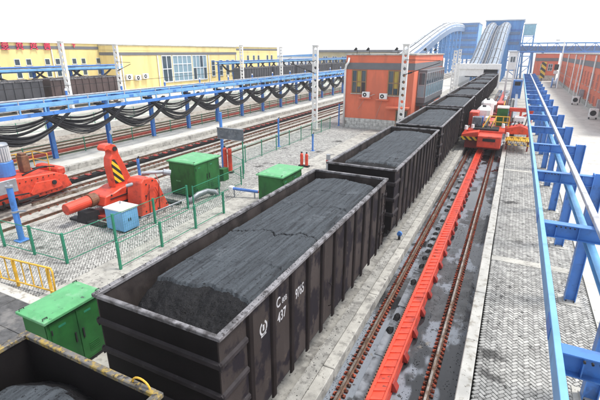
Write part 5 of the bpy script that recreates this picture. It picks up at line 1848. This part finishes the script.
# second red machine farther up the track
p2 = thing('positioner_machine', 'small distant red machine on the rack track beyond the green cabinet machine', 'machine', (3.8, 60, -.4))
MB().box(2.6, 4.6, 56, 64, .1, .8).build('chassis', 'red_dark', p2, bevel=.04)
MB().box(3.6, 4.4, 57, 60, .8, 2.1).build('housing', 'red_paint', p2, bevel=.08)
MB().box(2.7, 3.5, 59, 63, .8, 1.7).build('tank', 'white_paint', p2, bevel=.15)
MB().box(3.7, 4.5, 61, 63.5, .8, 1.5).build('box', 'brown_motor', p2, bevel=.05)
m = MB()
for y in (56.5, 58, 60, 62):
    m.tube([(4.5, y, .8), (4.5, y, 1.9)], .05, 6)
m.tube([(4.5, 56.5, 1.9), (4.5, 62, 1.9)], .05, 6)
m.build('railing', 'yellow', p2)
t = thing('cable_chain', 'dark cable chain trough along the walkway edge beside the blue gantry', 'trough', (6.1, 60, 0))
MB().box(5.75, 6.05, 43, 84, .0, 1.0).build('trough', 'dark_metal', t)
MB().box(5.70, 6.10, 43, 84, 1.0, 1.1).build('top_rail', 'grey_metal', t)
t = thing('blue_cabinet', 'blue cabinet at the far end of the blue gantry, above its pale rail', 'cabinet', (5.9, 88, 0))
MB().box(5.0, 6.6, 87, 88.5, 0, 3.4).build('body', 'blue', t, bevel=.04)
MB().box(5.3, 6.3, 86.96, 86.997, 2.4, 3.1).build('screen', 'dark_metal', t)

# small items on the edge beam near the first wagon
for k, (y, w) in enumerate(((13.6, 'second'), (1.0, 'numbered'))):
    t = thing('hand_valve', 'small red-handled dark valve on the ground beside the %s wagon' % w, 'valve', (1.55, y, 0))
    MB().cyl((1.58, y, -.03), (1.58, y, .22), .06, n=8).build('stem', 'dark_metal', t)
    MB().cyl((1.58, y - .05, .26), (1.58, y + .05, .26), .12, n=12).build('handle', 'red_paint' if k else 'blue', t)

# ------------------------------------------------------------------ overhead wires
wi = [((-14.3, 38.4, 7.4), (-17.3, -14, 7.0)), ((-4.75, 39.0, 7.5), (-1.4, 160, 7.3)), ((-42.6, 29, 8.7), (-42.6, 200, 8.6)), ((-17.3, 38.4, 7.2), (-17.3, 190, 7.2))]
for k, (a, b) in enumerate(wi):
    tag(MB().tube(curve_pts(a, b, .5, 14), .012, 4).build('overhead_wire', 'dark_metal'), 'thin dark overhead wire %s' % ['from the tall mast left of the office to the left', 'running along the coal train', 'along the far white masts', 'above the empty track'][k], 'wire', 'overhead wires')

# ------------------------------------------------------------------ haze
hz = MB().box(-2650, 2650, -320, 3250, -2.0, 30).build('haze', 'ground')
hz.data.materials.clear()
hm_ = bpy.data.materials.new('haze')
hm_.use_nodes = True
hm_.node_tree.nodes.clear()
ov = hm_.node_tree.nodes.new('ShaderNodeOutputMaterial')
pvv = hm_.node_tree.nodes.new('ShaderNodeVolumePrincipled')
pvv.inputs['Color'].default_value = (0.93, 0.95, 1.0, 1)
pvv.inputs['Density'].default_value = 0.0005
pvv.inputs['Anisotropy'].default_value = 0.2
hm_.node_tree.links.new(pvv.outputs[0], ov.inputs['Volume'])
hz.data.materials.append(hm_)
tag(hz, 'thin pale haze in the air over the whole yard', 'haze', kind='stuff')
